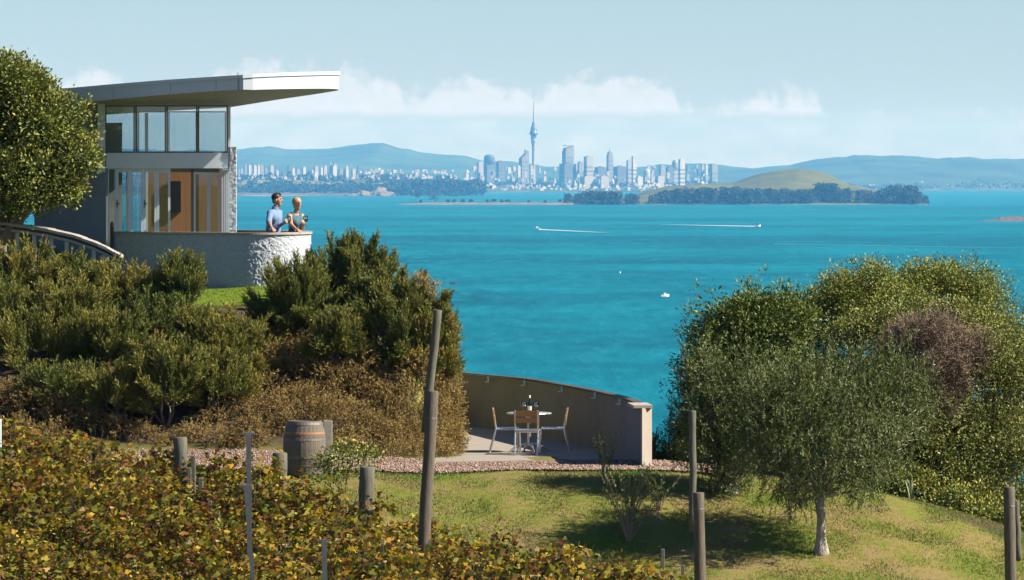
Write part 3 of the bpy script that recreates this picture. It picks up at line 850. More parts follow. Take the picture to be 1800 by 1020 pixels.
m_concp = simple('patio_concrete_mat', (.23, .205, .17), .92, var=.12, scale=1.6, bmp=.2, bscale=50)
m_art = simple('painting_mat', (.018, .018, .02), .4, var=.6, scale=5)
m_tile = simple('floor_tile_mat', (.25, .22, .19), .6, var=.1, scale=2)

m_side = simple('shaded_plaster_mat', (.17, .20, .235), .9, var=.08, scale=3, bmp=.2, bscale=60)  # the white plaster again, deep shade by the tree put into its colour
def glassmat(name, tint, refl=.10):
    m, nt, b = mat(name)
    nt.nodes.remove(b)
    tr = node(nt, 'ShaderNodeBsdfTransparent'); tr.inputs[0].default_value = rgba(tint)
    gl = node(nt, 'ShaderNodeBsdfGlossy'); gl.inputs['Roughness'].default_value = .01
    fr = node(nt, 'ShaderNodeFresnel'); fr.inputs[0].default_value = 1.5
    ms = node(nt, 'ShaderNodeMixShader')
    nt.links.new(nmath(nt, 'ADD', nmath(nt, 'MULTIPLY', fr.outputs[0], .9), refl), ms.inputs[0])
    nt.links.new(tr.outputs[0], ms.inputs[1]); nt.links.new(gl.outputs[0], ms.inputs[2])
    nt.links.new(ms.outputs[0], nt.nodes['Material Output'].inputs['Surface'])
    return m
m_glass = glassmat('window_glass_mat', (.80, .86, .88), .03)
m_wineglass = glassmat('wine_glass_mat', (.96, .97, .97), .10)

FD0, FD1 = 96.0, 95.86
fO = np.array([PX(185, FD0), FD0]); fE = np.array([PX(405, FD1), FD1])
fL = float(np.hypot(*(fE - fO))); fe = (fE - fO) / fL; fn = np.array([-.085, .9964])      # along the facade, backwards
def fU(px): return (px - 185.0) / 220.0 * fL
def fZ(py): return PZ(py, 95.95)
ZFL = CZ - 2.07                                                                            # terrace and house floor
def fbox(px0, px1, y0, y1, t0, t1):
    u0, u1 = fU(px0), fU(px1); za, zb = sorted((fZ(y0) if y0 is not None else ZFL, fZ(y1) if y1 is not None else ZFL))
    V, F = box(u0, u1, t0, t1, za, zb)
    W_ = np.empty_like(V)
    W_[:, 0] = fO[0] + fe[0] * V[:, 0] + fn[0] * V[:, 1]; W_[:, 1] = fO[1] + fe[1] * V[:, 0] + fn[1] * V[:, 1]; W_[:, 2] = V[:, 2]
    return W_, F
house = thing('house', 'white flat-roofed pavilion house with glass walls and a curved roughcast terrace above the sea', 'house', (PX(300, 96), 96, ZFL))

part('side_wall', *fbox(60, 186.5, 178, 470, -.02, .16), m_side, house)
part('wall_pilaster', *fbox(172, 185, 183, 292, -.07, -.025), m_white, house)
part('floor', *fbox(80, 414, None, None, 0, 3.3), m_tile, house)
o = house.children[-1]; o.data.vertices.foreach_set('co', (np.array([v.co for v in o.data.vertices]) - np.array([[0, 0, .12 if i < 4 else .0] for i in range(8)])).ravel().astype(np.float32)); o.data.update()

# framed panes: a window frame is a part, its pane a sub-part
def framed(name, px0, px1, y0, y1, t, w, mfr, deep=.06, bottom=True, head=None):
    """frame of four bars round a pane, in the facade plane at depth t"""
    head = w if head is None else head
    fr = [fbox(px0, px0 + w, y0, y1, t, t + deep), fbox(px1 - w, px1, y0, y1, t, t + deep), fbox(px0 + w, px1 - w, y0, y0 + head, t + .004, t + deep - .004)]
    if y1 is not None: fr.append(fbox(px0 + w, px1 - w, y1 - w, y1, t + .004, t + deep - .004))
    o = part(name, *join(*fr), mfr, house)
    part('pane', *fbox(px0 + w - .3, px1 - w + .3, y0 + head - .3, (y1 - w + .3) if y1 is not None else None, t + deep * .45, t + deep * .45 + .006), m_glass, o)
    return o
for a, b_ in ((185, 237.5), (238, 292.5), (293, 347.5), (348, 401)):
    framed('window', a, b_, 185, 269, 0.0, 2.6, m_alu, .07)
part('corner_post', *fbox(401.2, 405.5, 187, 262, -.02, .07), m_white, house)
part('beam', *fbox(186.8, 401, 269.2, 296, -.10, .12), m_white, house)
V, F = fbox(402.5, 415.5, 258.5, None, -.12, .34)
# roughcast pier at the corner, built as a displaced grid
def rough_strip(path, z0, z1, step, amp, seed, closed=False):
    """upright roughcast face along a plan path (outer side to the right of travel), with real lumps"""
    path = np.array(path, float)
    seg = np.hypot(*np.diff(path, axis=0).T); s = np.concatenate([[0], np.cumsum(seg)])
    n = max(2, int(s[-1] / step)); ss = np.linspace(0, s[-1], n)
    x = np.interp(ss, s, path[:, 0]); y = np.interp(ss, s, path[:, 1])
    tx, ty = np.gradient(x), np.gradient(y); ln = np.hypot(tx, ty); nx, ny = ty / ln, -tx / ln
    zz = np.linspace(z0, z1, max(2, int((z1 - z0) / step)))
    S, Zg = np.meshgrid(ss, zz)
    d = amp * (1.7 * (fbm(S * 27 + seed, Zg * 27, o=2) - .5) + 1.2 * (vnoise(S * 55 + seed, Zg * 55) - .5))
    V = np.stack([x[None, :] + nx[None, :] * d, y[None, :] + ny[None, :] * d, Zg], 2).reshape(-1, 3)
    i = np.arange((n - 1) * (len(zz) - 1)); r, c = i // (n - 1), i % (n - 1); a = r * n + c
    return V, np.stack([a, a + 1, a + n + 1, a + n], 1)
pp = [tuple(fO + fe * fU(px) + fn * t) for px, t in ((402.5, .34), (402.5, -.12), (415.5, -.12), (415.5, .34))]
V, F = rough_strip([pp[0], pp[1], pp[2], pp[3], pp[0]], ZFL - .1, fZ(259), .016, .011, 3.0)
part('roughcast_pier', V, F, m_rough, house)
part('pier_cap', *fbox(402.6, 415.4, 258.6, 260.5, -.115, .335), m_plaster, house)
# lower glazing: sidelight, folding doors, open bay, folded leaves
framed('window', 190, 203, 296.2, None, .02, 1.6, m_white, .05)
hnd = []
for k, (a, b_) in enumerate(((203.6, 229), (229.4, 252), (252.4, 275.6), (276, 299.6))):
    o = framed('folding_door', a, b_, 296.2, None, .0, 4.0 if k else 5.0, m_white, .055, head=7)
    if k in (0, 2):
        hx = a + 2 if k == 2 else a + 2.5
        part('door_handle', *join(fbox(hx - .6, hx + .6, 352, 365, -.035, 0), fbox(hx - .6, hx + 4, 357, 359, -.06, -.036)), m_dark, o)
part('door_jamb', *fbox(336, 340.6, 296.2, None, .0, .12), m_alu, house)
part('door_head', *fbox(300, 385.8, 296.2, 303, .0, .10), m_alu, house)
framed('folding_door', 340.9, 367, 303.2, None, .0, 3.0, m_white, .05, head=3)
framed('folding_door', 367.3, 386, 303.2, None, .01, 3.0, m_white, .05, head=3)
part('timber_stop', *fbox(344.5, 350, 304, None, .12, .22), m_oak, house)
for px in (388.5, 392, 395.5, 399):                                   # leaves folded back against the pier
    fr = [fbox(px, px + 1.9, 297, None, -.62, -.56), fbox(px, px + 1.9, 297, None, -.16, -.10), fbox(px, px + 1.9, 297, 302, -.56, -.16)]
    o = part('folding_door', *join(*fr), m_white, house)
    part('pane', *fbox(px + .6, px + 1.2, 302, None, -.56, -.16), m_glass, o)
# inside
part('interior_wall', *fbox(262, 408, 289, None, 1.55, 1.63), m_timb, house)
part('interior_wall', *fbox(187, 216, 214, None, 1.9, 2.0), m_plaster, house)
part('interior_column', *fbox(257, 263, 196, None, 2.2, 2.32), m_white, house)
part('ceiling_board', *fbox(186, 404, 168, 171, .1, 3.2), m_plaster, house)
for a, b_ in ((186, 245), (245.6, 300), (300.6, 352), (352.6, 405)):
    framed('window', a, b_, 192, 283, 3.1, 2.0, m_alu, .07)
for a, b_ in ((190, 226), (226.5, 262)):
    framed('window', a, b_, 296, None, 3.1, 2.0, m_alu, .07)
part('rear_wall', *fbox(262.5, 408, 284, None, 3.12, 3.3), m_plaster, house)
part('rear_beam', *fbox(186, 408, 283.2, 295.8, 3.05, 3.11), m_white, house)
V, F = fbox(299.5, 320.5, 318.5, 374.5, 1.50, 1.545)
solo('picture', V, F, m_art, (float(V[:, 0].mean()), float(V[:, 1].mean()), float(V[:, 2].min())), 'dark framed painting on the brown wall inside the open doors', 'painting')

# roof: a tilted wing with a rounded nose, tapered underside
def rv(px, yt, yb, d): return (PX(px, d), d, PZ(yt, d), PZ(yb, d))
RO = [rv(20, 163, 191, 96.6), rv(128, 156.5, 182.0, 95.3), rv(200, 150.0, 174.5, 94.6), rv(300, 142.0, 165.8, 93.75), rv(380, 136.8, 160.2, 93.1), rv(418, 134.4, 158.0, 92.8), rv(428, 133.6, 157.6, 92.74)]
nose = [(445, 92.80, 132.4, 157.2), (470, 92.95, 131, 156.4), (500, 93.18, 129.9, 155.7), (530, 93.46, 129.0, 155.2), (558, 93.80, 128.3, 154.9), (578, 94.12, 127.9, 155.0), (590, 94.28, 127.8, 155.5), (596, 94.42, 127.9, 156.4), (597.5, 94.55, 128.2, 157.6), (592, 94.7, 128.8, 158.8), (578, 94.85, 130, 161.0), (550, 95.08, 132, 165.5)]
_n = np.array(nose); _s = np.concatenate([[0], np.cumsum(np.hypot(np.diff(_n[:, 0] / 90), np.diff(_n[:, 1])))]); _q = np.linspace(0, _s[-1], 48)
def _sm(v):
    w = np.interp(_q, _s, v); k = np.array([1, 2, 3, 2, 1]) / 9.0
    return np.concatenate([w[:2], np.convolve(w, k, 'valid'), w[-2:]])
RO += [rv(px, yt, yb + 1.0, d) for px, d, yt, yb in zip(*[_sm(_n[:, j]) for j in (0, 1, 2, 3)])]
RO += [rv(489, 143, 175.3, 95.66), rv(440, 149, 183.2, 96.2), rv(405, 154, 188.8, 96.7), rv(300, 165, 195, 99.6), rv(150, 172, 204, 100.6), rv(20, 178, 210, 100.8)]
n = len(RO)
cx_, cy_ = np.mean([r[0] for r in RO]), np.mean([r[1] for r in RO])
V = [(r[0], r[1], r[3]) for r in RO] + [(r[0], r[1], r[2]) for r in RO]
F = [[i, (i + 1) % n, n + (i + 1) % n, n + i] for i in range(n)]
roof = part('roof', V, F + [list(range(n, 2 * n))], [m_fascia], house)
Vs = [(r[0] + (cx_ - r[0]) * .004, r[1] + (cy_ - r[1]) * .004, r[3] + .004) for r in RO]
part('soffit', Vs, [list(range(n - 1, -1, -1))], m_soffit, roof)
lip, Fl = [], []
for r in RO:
    ox, oy = (r[0] - cx_), (r[1] - cy_); L_ = math.hypot(ox, oy); ox, oy = ox / L_ * .025, oy / L_ * .025
    lip += [(r[0] + ox, r[1] + oy, r[2] - .045), (r[0] + ox, r[1] + oy, r[2] + .022), (r[0] - ox * 2, r[1] - oy * 2, r[2] + .022)]
for i in range(n):
    j = (i + 1) % n
    Fl += [[i * 3, j * 3, j * 3 + 1, i * 3 + 1], [i * 3 + 1, j * 3 + 1, j * 3 + 2, i * 3 + 2]]
part('roof_edge_flashing', lip, Fl, m_fascia, roof)
V, F = box(*[0, .016, 0, .03, 0, .34]); b0 = Vector((RO[5][0], RO[5][1] - .03, RO[5][3] - .01)); part('fascia_joint_cover', V + np.array(b0), F, m_flash, roof)

for q in (1, 2, 3, 4):
    V, F = box(-.006, .006, 0, .012, 0, 1); b0 = np.array([RO[q][0], RO[q][1] - .010, 0]); V[:, 2] = np.where(V[:, 2] > .5, RO[q][2] - .05, RO[q][3] + .01)
    part('fascia_joint_cover', V + b0, F, m_flash, roof)
# terrace: curved roughcast parapet with timber capping planks
def cat(pts, per=12):
    pts = [np.array(p, float) for p in pts]; out = []
    for i in range(len(pts) - 1):
        p0, p1, p2, p3 = pts[max(i - 1, 0)], pts[i], pts[i + 1], pts[min(i + 2, len(pts) - 1)]
        for k in range(per):
            t = k / per
            out.append(.5 * ((2 * p1) + (-p0 + p2) * t + (2 * p0 - 5 * p1 + 4 * p2 - p3) * t * t + (-p0 + 3 * p1 - 3 * p2 + p3) * t ** 3))
    out.append(pts[-1]); return np.array(out)
TW = cat([(PX(px, d), d) for px, d in ((200, 95.3), (262, 94.72), (330, 94.1), (390, 93.65), (445, 93.42), (490, 93.50), (522, 93.85), (540, 94.45), (546, 95.2), (541, 96.0), (522, 96.9), (485, 97.6), (430, 98.2), (400, 98.5))], 8)
def offset(path, k):
    tx, ty = np.gradient(path[:, 0]), np.gradient(path[:, 1]); ln = np.hypot(tx, ty)
    return np.stack([path[:, 0] + ty / ln * k, path[:, 1] - tx / ln * k], 1)       # k>0: outer side (right of travel)
ZR = CZ - 1.075
V, F = rough_strip(TW, CZ - 2.75, ZR, .012, .015, 9.0)
tw_ = part('terrace_wall', V, F, m_rough, house)
inn = offset(TW, -.17)
V = np.concatenate([np.column_stack([inn, np.full(len(inn), ZFL - .1)]), np.column_stack([inn, np.full(len(inn), ZR)]), np.column_stack([offset(TW, -.01), np.full(len(TW), ZR)])])
nn_ = len(inn)
F = [[r * nn_ + i, r * nn_ + i + 1, (r + 1) * nn_ + i + 1, (r + 1) * nn_ + i] for r in range(2) for i in range(nn_ - 1)]
part('parapet_inner_face', V, F, m_plaster, house)
def ribbon(path, k0, k1, z0, z1, i0, i1, gap=.0):
    """a plank bent along part of a path"""
    A, B = offset(path, k0)[i0:i1 + 1], offset(path, k1)[i0:i1 + 1]
    n = len(A); V = []
    for q, z in ((A, z0), (A, z1), (B, z1), (B, z0)): V.append(np.column_stack([q, np.full(n, z)]))
    V = np.concatenate(V)
    F = [[r * n + i, ((r + 1) % 4) * n + i, ((r + 1) % 4) * n + i + 1, r * n + i + 1] for r in range(4) for i in range(n - 1)]
    F += [[0, n, 2 * n, 3 * n][::-1], [n - 1, 2 * n - 1, 3 * n - 1, 4 * n - 1]]
    return V, F
k = len(TW) - 1
cuts = [0, 13, 26, 38, 48, 60, 74, 88, k]
for i in range(len(cuts) - 1):
    V, F = ribbon(TW, .035, -.19, ZR + .002, ZR + .042 + .003 * (i % 2), cuts[i], cuts[i + 1])
    c = V.mean(0)
    part('capping_plank', (V - c) * [1, 1, 1] * np.array([.998, .998, 1]) + c, F, m_capw, tw_)
fl = np.column_stack([offset(TW, -.1), np.full(len(TW), ZFL - .006)])
part('terrace_floor', fl, [list(range(len(fl)))], m_tile, house)
part('downpipe', *tube([(PX(197.5, 95.3), 95.2, CZ - 2.2), (PX(197.5, 95.3), 95.2, CZ - .92)], .035, 8), m_dark, house)
part('lamp', *tube([(PX(197.5, 95.3), 95.2, CZ - .92), (PX(197.5, 95.3), 95.2, CZ - .84)], [.04, .025], 8), simple('red_lamp_mat', (.35, .04, .02), .4, var=.1), house)

# curved timber ramp balustrade at the left
m_board = simple('bleached_board_mat', (.28, .25, .22), .8, var=.22, scale=6, sx=(1.5, 8, 8), bmp=.3)
m_boardw = simple('pale_picket_mat', (.36, .33, .29), .8, var=.15, scale=6)
RP = cat([(PX(px, d), d) for px, d in ((-60, 94.0), (0, 93.6), (45, 93.3), (90, 93.0), (130, 92.75), (165, 92.6), (190, 92.55), (213, 92.5))], 6)
ry = np.interp(RP[:, 0] / RP[:, 1] * FPX + 900, [-60, 0, 45, 90, 130, 165, 190, 213], [386, 391, 396.5, 404, 413.5, 425.5, 437, 449.5])
ramp_ = thing('ramp_balustrade', 'curved bleached timber balustrade sloping down to the right below the big round tree', 'balustrade', (float(RP[20, 0]), float(RP[20, 1]), gz(RP[20, 0], RP[20, 1])))
rz_ = np.array([PZ(y, d) for y, d in zip(ry, RP[:, 1])])
for i0 in range(0, len(RP) - 2, 3):
    i1 = min(i0 + 3, len(RP) - 1)
    V, F = ribbon(RP, .10, -.16, 0, .055, i0, i1); n_ = i1 - i0 + 1
    V[:, 2] += np.tile(rz_[i0:i1 + 1], 4) - .045 + .004 * ((i0 // 3) % 3)
    part('capping_plank', V, F, m_board, ramp_)
V, F = ribbon(RP, .05, .02, 0, .05, 0, len(RP) - 1); V[:, 2] += np.tile(rz_, 4) - .15; part('handrail', V, F, m_board, ramp_)
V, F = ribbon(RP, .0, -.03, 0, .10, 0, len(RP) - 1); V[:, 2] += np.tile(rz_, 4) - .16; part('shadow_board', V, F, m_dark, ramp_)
for i in range(2, len(RP) - 1, 4):
    x, y = offset(RP, .0)[i]; z = rz_[i] - .16; part('post', *box(x - .035, x + .035, y - .04, y + .04, min(gz(x, y) - .1, z - .5), z), m_boardw, ramp_)
for k, (px, y0, y1) in enumerate(((2, 432, 443), (2, 445, 456), (2, 458, 471))):
    x, d = PX(px - 8, 92.9), 92.9; part('step_riser', *box(x - .3, x + .18, d, d + .06, PZ(y1, d), PZ(y0, d)), m_boardw, ramp_)

# ================================================================ PATIO
ZP = CZ - 4.95
WP = cat([(-1.55, 99.2), (-1.12, 98.3), (0.27, 95.2), (0.97, 92.4), (1.55, 89.7), (1.90, 87.6), (2.10, 86.0), (2.25, 84.1)], 10)
WPr = WP[::-1].copy()                    # travel from near to far keeps the outer side on the right? outer = sea side
pw = thing('patio_wall', 'curved brown concrete wall with a dark rail round the patio edge', 'wall', (2.0, 87.0, ZP))
def wall_ribbon(k0, k1, z0, z1, i0, i1): return ribbon(WP, k0, k1, z0, z1, i0, i1)
# sea side is to the right of travel going from far left towards the near right end? keep the sign explicit
tst = offset(WP, 1.0)[30]; SGN = -1.0 if tst[0] < WP[30][0] else 1.0
last = len(WP) - 1
for i0 in range(0, last, 10):            # cast sections with narrow joints
    i1 = min(i0 + 10, last)
    V, F = wall_ribbon(0, SGN * .14, ZP - .35, ZP + .975, i0, min(i1, last - 2))
    c = V.mean(0); part('wall_panel', (V - c) * [.9985, .9985, 1] + c, F, m_conc, pw)
V, F = wall_ribbon(-SGN * .02, SGN * .17, ZP + .978, ZP + 1.02, 0, last - 9); part('coping', V, F, m_conc, pw)
V, F = wall_ribbon(-SGN * .05, SGN * .10, ZP + 1.035, ZP + 1.06, 0, last - 6); part('rail', V, F, m_dark, pw)
for px in (866, 924, 990, 1049, 1093):
    i = int(np.argmin(np.abs(WP[:, 0] / WP[:, 1] * FPX + 900 - px))); x, y = offset(WP, -SGN * .03)[i]
    part('rail_bracket', *join(box(x - .02, x + .02, y - .03, y + .0, ZP + .93, ZP + 1.03), box(x - .07, x + .02, y - .03, y + .0, ZP + .915, ZP + .935)), m_white, pw)
m_pierlit = simple('sunlit_pier_mat', (.29, .255, .215), .9, var=.12, scale=3, bmp=.3)  # lighter, warmer than the wall: sunlight on its end put into the colour
V, F = wall_ribbon(-SGN * .012, SGN * .16, ZP - .3, ZP + 1.0, last - 2, last); n_ = len(V) // 4; V[:, 1] -= .02; V[[n_ - 1, 2 * n_ - 1], 1] -= .06; V[[3 * n_ - 1, 4 * n_ - 1], 1] += .10; part('end_pier', V, F, m_pierlit, pw)
V, F = wall_ribbon(-SGN * .16, SGN * .175, ZP + 1.002, ZP + 1.05, last - 6, last); V[:, 1] -= .03; part('pier_cap', V, F, m_pierlit, pw)
inner = offset(WP, -SGN * .002)
pf = np.concatenate([inner, [(2.1, 84.35), (1.5, 84.9), (0.2, 85.2), (-1.6, 85.2), (-2.6, 86.5), (-2.6, 99.0)]])
nP = len(pf)
V = np.concatenate([np.column_stack([pf, np.full(nP, ZP)]), np.column_stack([pf, np.full(nP, ZP - .25)])])
F = [list(range(nP - 1, -1, -1))] + [[i, (i + 1) % nP, nP + (i + 1) % nP, nP + i] for i in range(nP)]
solo('patio', V, F, m_concp, (0, 88, ZP), kind='structure')

# gravel path: a strip with loose stones
m_grav = simple('gravel_bed_mat', (.15, .10, .075), .95, var=.4, scale=25, bmp=.5, bscale=60)
gxs = np.arange(-12, 4.2, .2)
def path_lo(x): return 82.95 + .15 * np.sin(x * .9) + .1 * np.sin(x * 2.3 + 1)
def path_hi(x): return np.where(x > -1.5, 85.35, 85.9)
rows = []
for t in np.linspace(0, 1, 9):
    y = path_lo(gxs) * (1 - t) + path_hi(gxs) * t
    rows.append(np.column_stack([gxs, y, gzv(gxs, y) + .045]))
V = np.concatenate(rows); nx = len(gxs); i = np.arange((nx - 1) * 8); r_, c_ = i // (nx - 1), i % (nx - 1); a = r_ * nx + c_
solo('gravel_path', V, np.stack([a, a + 1, a + nx + 1, a + nx], 1), m_grav, (0, 84, CZ - 5), kind='structure', smooth=True)
rng = np.random.RandomState(77)
N = 24000
x = rng.uniform(-9, 3.9, N); t = rng.rand(N); lo, hi = path_lo(x), path_hi(x); y = lo - .25 + (hi - lo + .25) * t
keep = ~((y > 84.2) & (x > -1.5) & (x < 2.3) & (y > 84.9)); x, y = x[keep], y[keep]; N = len(x)
z = gzv(x, y) + .05
s = rng.uniform(.009, .025, N)
oct_ = np.array([(1, 0, 0), (-1, 0, 0), (0, 1, 0), (0, -1, 0), (0, 0, .7), (0, 0, -.7)], float)
of = np.array([(0, 2, 4), (2, 1, 4), (1, 3, 4), (3, 0, 4), (2, 0, 5), (1, 2, 5), (3, 1, 5), (0, 3, 5)])
V = (oct_[None] * (1 + .5 * rng.uniform(-1, 1, (N, 6, 1)))) * s[:, None, None] * rng.uniform(.7, 1.3, (N, 1, 3)) + rng.uniform(-.3, .3, (N, 6, 3)) * s[:, None, None]
V += np.stack([x, y, z], 1)[:, None, :]
F = (of[None] + (np.arange(N) * 6)[:, None, None]).reshape(-1, 3)
m, nt, b = mat('gravel_stone_mat')
at = node(nt, 'ShaderNodeAttribute', attribute_name='tint')
nt.links.new(ramp(nt, at.outputs['Fac'], [(0, (.07, .042, .03)), (.4, (.17, .108, .082)), (.75, (.25, .17, .13)), (1, (.36, .29, .24))]), b.inputs['Base Color']); b.inputs['Roughness'].default_value = .9
solo('gravel_stones', V.reshape(-1, 3), F, m, (0, 84, CZ - 5), 'loose pinkish gravel stones on the path before the patio', 'gravel', kind='stuff', tint=np.repeat(rng.rand(N), 6))

# ---------------------------------------------------------------- table, chairs, bottle, glasses
m_chal = simple('brushed_aluminium_mat', (.62, .61, .58), .32, metal=.85, var=.08, scale=8)
m_slat = simple('orange_chair_slat_mat', (.36, .165, .05), .5, var=.2, scale=6, sx=(1, 6, 6))
m_top = simple('table_top_mat', (.42, .40, .37), .35, metal=.4, var=.05, scale=5)
def make_chair(label):
    t = thing('chair', label, 'chair', group='chairs round the patio table')
    for s in (-1, 1):
        y = .205 * s
        part('rear_leg', *tube([(-.32, y, .0), (-.215, y, .40), (-.205, y, .44), (-.265, y, .80)], [.019, .017, .017, .014], 8), m_chal, t, local=True)
        part('front_leg', *tube([(.235, y, .0), (.215, y, .40), (.205, y, .425)], .018, 8), m_chal, t, local=True)
        part('side_rail', *tube([(-.21, y, .425), (.21, y, .425)], .016, 8), m_chal, t, local=True)
    part('cross_rail', *tube([(-.212, -.2, .41), (-.212, .2, .41)], .012, 6), m_chal, t, local=True)
    part('cross_rail', *tube([(.205, -.2, .41), (.205, .2, .41)], .012, 6), m_chal, t, local=True)
    for k in range(5):
        x = -.17 + .085 * k; part('seat_slat', *bbox_bev(x - .036, x + .036, -.195, .195, .432, .447, .004), m_chal, t, local=True)
    for z0, z1 in ((.575, .665), (.69, .785)):
        xa = -.2 - .06 * (z0 - .44) / .36; xb = -.2 - .06 * (z1 - .44) / .36
        V, F = box(-.012, .012, -.23, .23, z0, z1); V[:4, 0] += xa; V[4:, 0] += xb
        part('back_slat', V, F, m_slat, t, local=True)
    return t
tc_ = (PX(930, 88.5), 88.5)
ch = make_chair('aluminium chair with timber back, left of the round table, seen from its side')
ch.location = (PX(892, 88.4), 88.4, ZP)
c2 = copy_tree(ch); c2['label'] = 'aluminium chair with timber back, right of the round table, facing left'; c2.location = (PX(972, 88.5), 88.5, ZP); c2.rotation_euler = (0, 0, R(177))
c3 = copy_tree(ch); c3['label'] = 'aluminium chair with its timber back to the viewer, in front of the round table'; c3.location = (PX(928, 87.75), 87.75, ZP); c3.rotation_euler = (0, 0, R(84))
tb_ = thing('table', 'small round patio table with grey top on a pedestal, set with a wine bottle', 'table', (tc_[0], tc_[1], ZP))
part('table_top', *lathe([(.38, .685), (.405, .69), (.41, .70), (.405, .71), (.39, .714)], (0, 0, 0), 40), m_top, tb_, local=True)
part('pedestal', *lathe([(.055, .10), (.036, .14), (.034, .62), (.10, .66), (.12, .685)], (0, 0, 0), 16), m_chal, tb_, local=True, smooth=True)
for k in range(4):
    w = k * math.pi / 2 + .25; c_, s_ = math.cos(w), math.sin(w)
    part('foot', *tube([(.02 * c_, .02 * s_, .15), (.12 * c_, .12 * s_, .135), (.26 * c_, .26 * s_, .09), (.35 * c_, .35 * s_, .02), (.36 * c_, .36 * s_, .0)], [.024, .023, .021, .018, .018], 8), m_chal, tb_, local=True)
ZT = ZP + .714
m_bot = simple('bottle_glass_mat', (.008, .016, .010), .08, var=.1, spec=.6)
m_lab = simple('bottle_label_mat', (.72, .70, .64), .7, var=.04)
m_wine = simple('red_wine_mat', (.06, .004, .010), .15, var=.1)
bt = thing('wine_bottle', 'dark wine bottle with white label standing on the patio table', 'bottle', (PX(931, 88.4), 88.4, ZT))
part('body', *lathe([(.034, 0), (.037, .008), (.037, .18), (.032, .205), (.017, .235), (.0145, .25), (.0145, .295), (.0165, .296), (.0165, .312), (.012, .314)], sides=20), m_bot, bt, local=True, smooth=True)
part('label', *lathe([(.0376, .045), (.0376, .125)], sides=20, caps=False), m_lab, bt, local=True)
part('neck_foil', *lathe([(.0152, .268), (.0152, .295), (.0172, .296), (.0172, .313), (.010, .3155)], sides=16), m_lab, bt, local=True)
def wine_glass(loc, label, wine=None, group='wine glasses'):
    g = thing('wine_glass', label, 'glass', loc, group)
    part('foot', *lathe([(.036, 0), (.036, .003), (.012, .006), (.005, .012)], sides=16), m_wineglass, g, local=True, smooth=True)
    part('stem', *lathe([(.005, .012), (.0042, .06), (.005, .088)], sides=10), m_wineglass, g, local=True, smooth=True)
    part('bowl', *lathe([(.006, .088), (.026, .098), (.041, .122), (.045, .145), (.042, .175), (.034, .205), (.0325, .205), (.040, .175), (.043, .145), (.039, .123), (.024, .101), (.003, .093)], sides=20, caps=False), m_wineglass, g, local=True, smooth=True)
    g.scale = (1.15, 1.15, 1.08)
    if wine: part('wine', *lathe([(.003, .0935), (.0235, .1015), (.0385, .1235), (.0424, wine)], sides=18), m_wine, g, local=True)
    return g
wine_glass((PX(921, 88.35), 88.35, ZT), 'empty wine glass left of the bottle on the patio table')
wine_glass((PX(942.5, 88.35), 88.35, ZT), 'empty wine glass right of the bottle on the patio table')

# ---------------------------------------------------------------- barrel by the path
def hit(px, py, d0=60.0, d1=108.0):
    """first ground point along the sight line of a photograph pixel"""
    ds = np.arange(d0, d1, .1); x = (px - 900) / FPX * ds; zr = np.array([PZ(py, d) for d in (ds[0], ds[-1])])
    z = np.interp(ds, [ds[0], ds[-1]], zr); g = gzv(x, ds)
    k = np.where(g >= z)[0]
    k = k[0] if len(k) else len(ds) - 1
    return Vector((x[k], ds[k], g[k]))
m_stave = simple('grey_oak_stave_mat', (.11, .092, .072), .85, var=.4, scale=7, sx=(6, 6, .7), bmp=.4)
m_hoop = simple('rusty_hoop_mat', (.14, .12, .10), .65, metal=.4, var=.4, scale=10)
m_hoopr = simple('orange_hoop_mat', (.24, .11, .05), .7, var=.3, scale=10)
bx_, by_ = PX(535, 82.2), 82.2; bz_ = gz(bx_, by_) + .02
br = thing('wine_barrel', 'weathered grey oak wine barrel standing upright beside the gravel path', 'barrel', (bx_, by_, bz_))
def bar_r(z): return .285 + .075 * (1 - ((z - .46) / .46) ** 2)
NS = 26
w = 2 * math.pi / NS * .485
V, F = [], []
for q, z in enumerate(np.linspace(0, .92, 9)):
    r = bar_r(z)
    V += [(r * math.cos(-w), r * math.sin(-w), z), (r * 1.006, 0, z), (r * math.cos(w), r * math.sin(w), z), ((r - .025) * math.cos(w), (r - .025) * math.sin(w), z), ((r - .025) * math.cos(-w), (r - .025) * math.sin(-w), z)]
for q in range(8):
    for j in range(5): F.append([q * 5 + j, q * 5 + (j + 1) % 5, q * 5 + 5 + (j + 1) % 5, q * 5 + 5 + j])
F += [[4, 3, 2, 1, 0], [40, 41, 42, 43, 44]]
me = new_mesh('stave', V, F, m_stave)
for k in range(NS): link('stave', me, br, rz=k * 2 * math.pi / NS)
part('barrel_head', *lathe([(.27, .885), (.275, .895), (.27, .905)], sides=26), m_stave, br, local=True)
for z0, z1, mm in ((.02, .06, m_hoop), (.15, .185, m_hoop), (.29, .33, m_hoop), (.59, .63, m_hoop), (.70, .735, m_hoopr), (.855, .90, m_hoop)):
    part('hoop', *lathe([(bar_r(z0) + .001, z0), (bar_r(z0) + .006, z0 + .002), (bar_r(z1) + .006, z1 - .002), (bar_r(z1) + .001, z1)], sides=32, caps=False), mm, br, local=True)
bd = hit(577, 822); V, F = bbox_bev(-.065, .085, -.02, .02, -.1, .88, .006); V[4:, 0] += .0
solo('board', V + np.array([PX(575, 82.75), 82.75, gz(PX(575, 82.75), 82.75)]), F, m_board, (PX(575, 82.75), 82.75, gz(PX(575, 82.75), 82.75)), 'grey weathered board standing upright behind the right edge of the barrel', 'board')
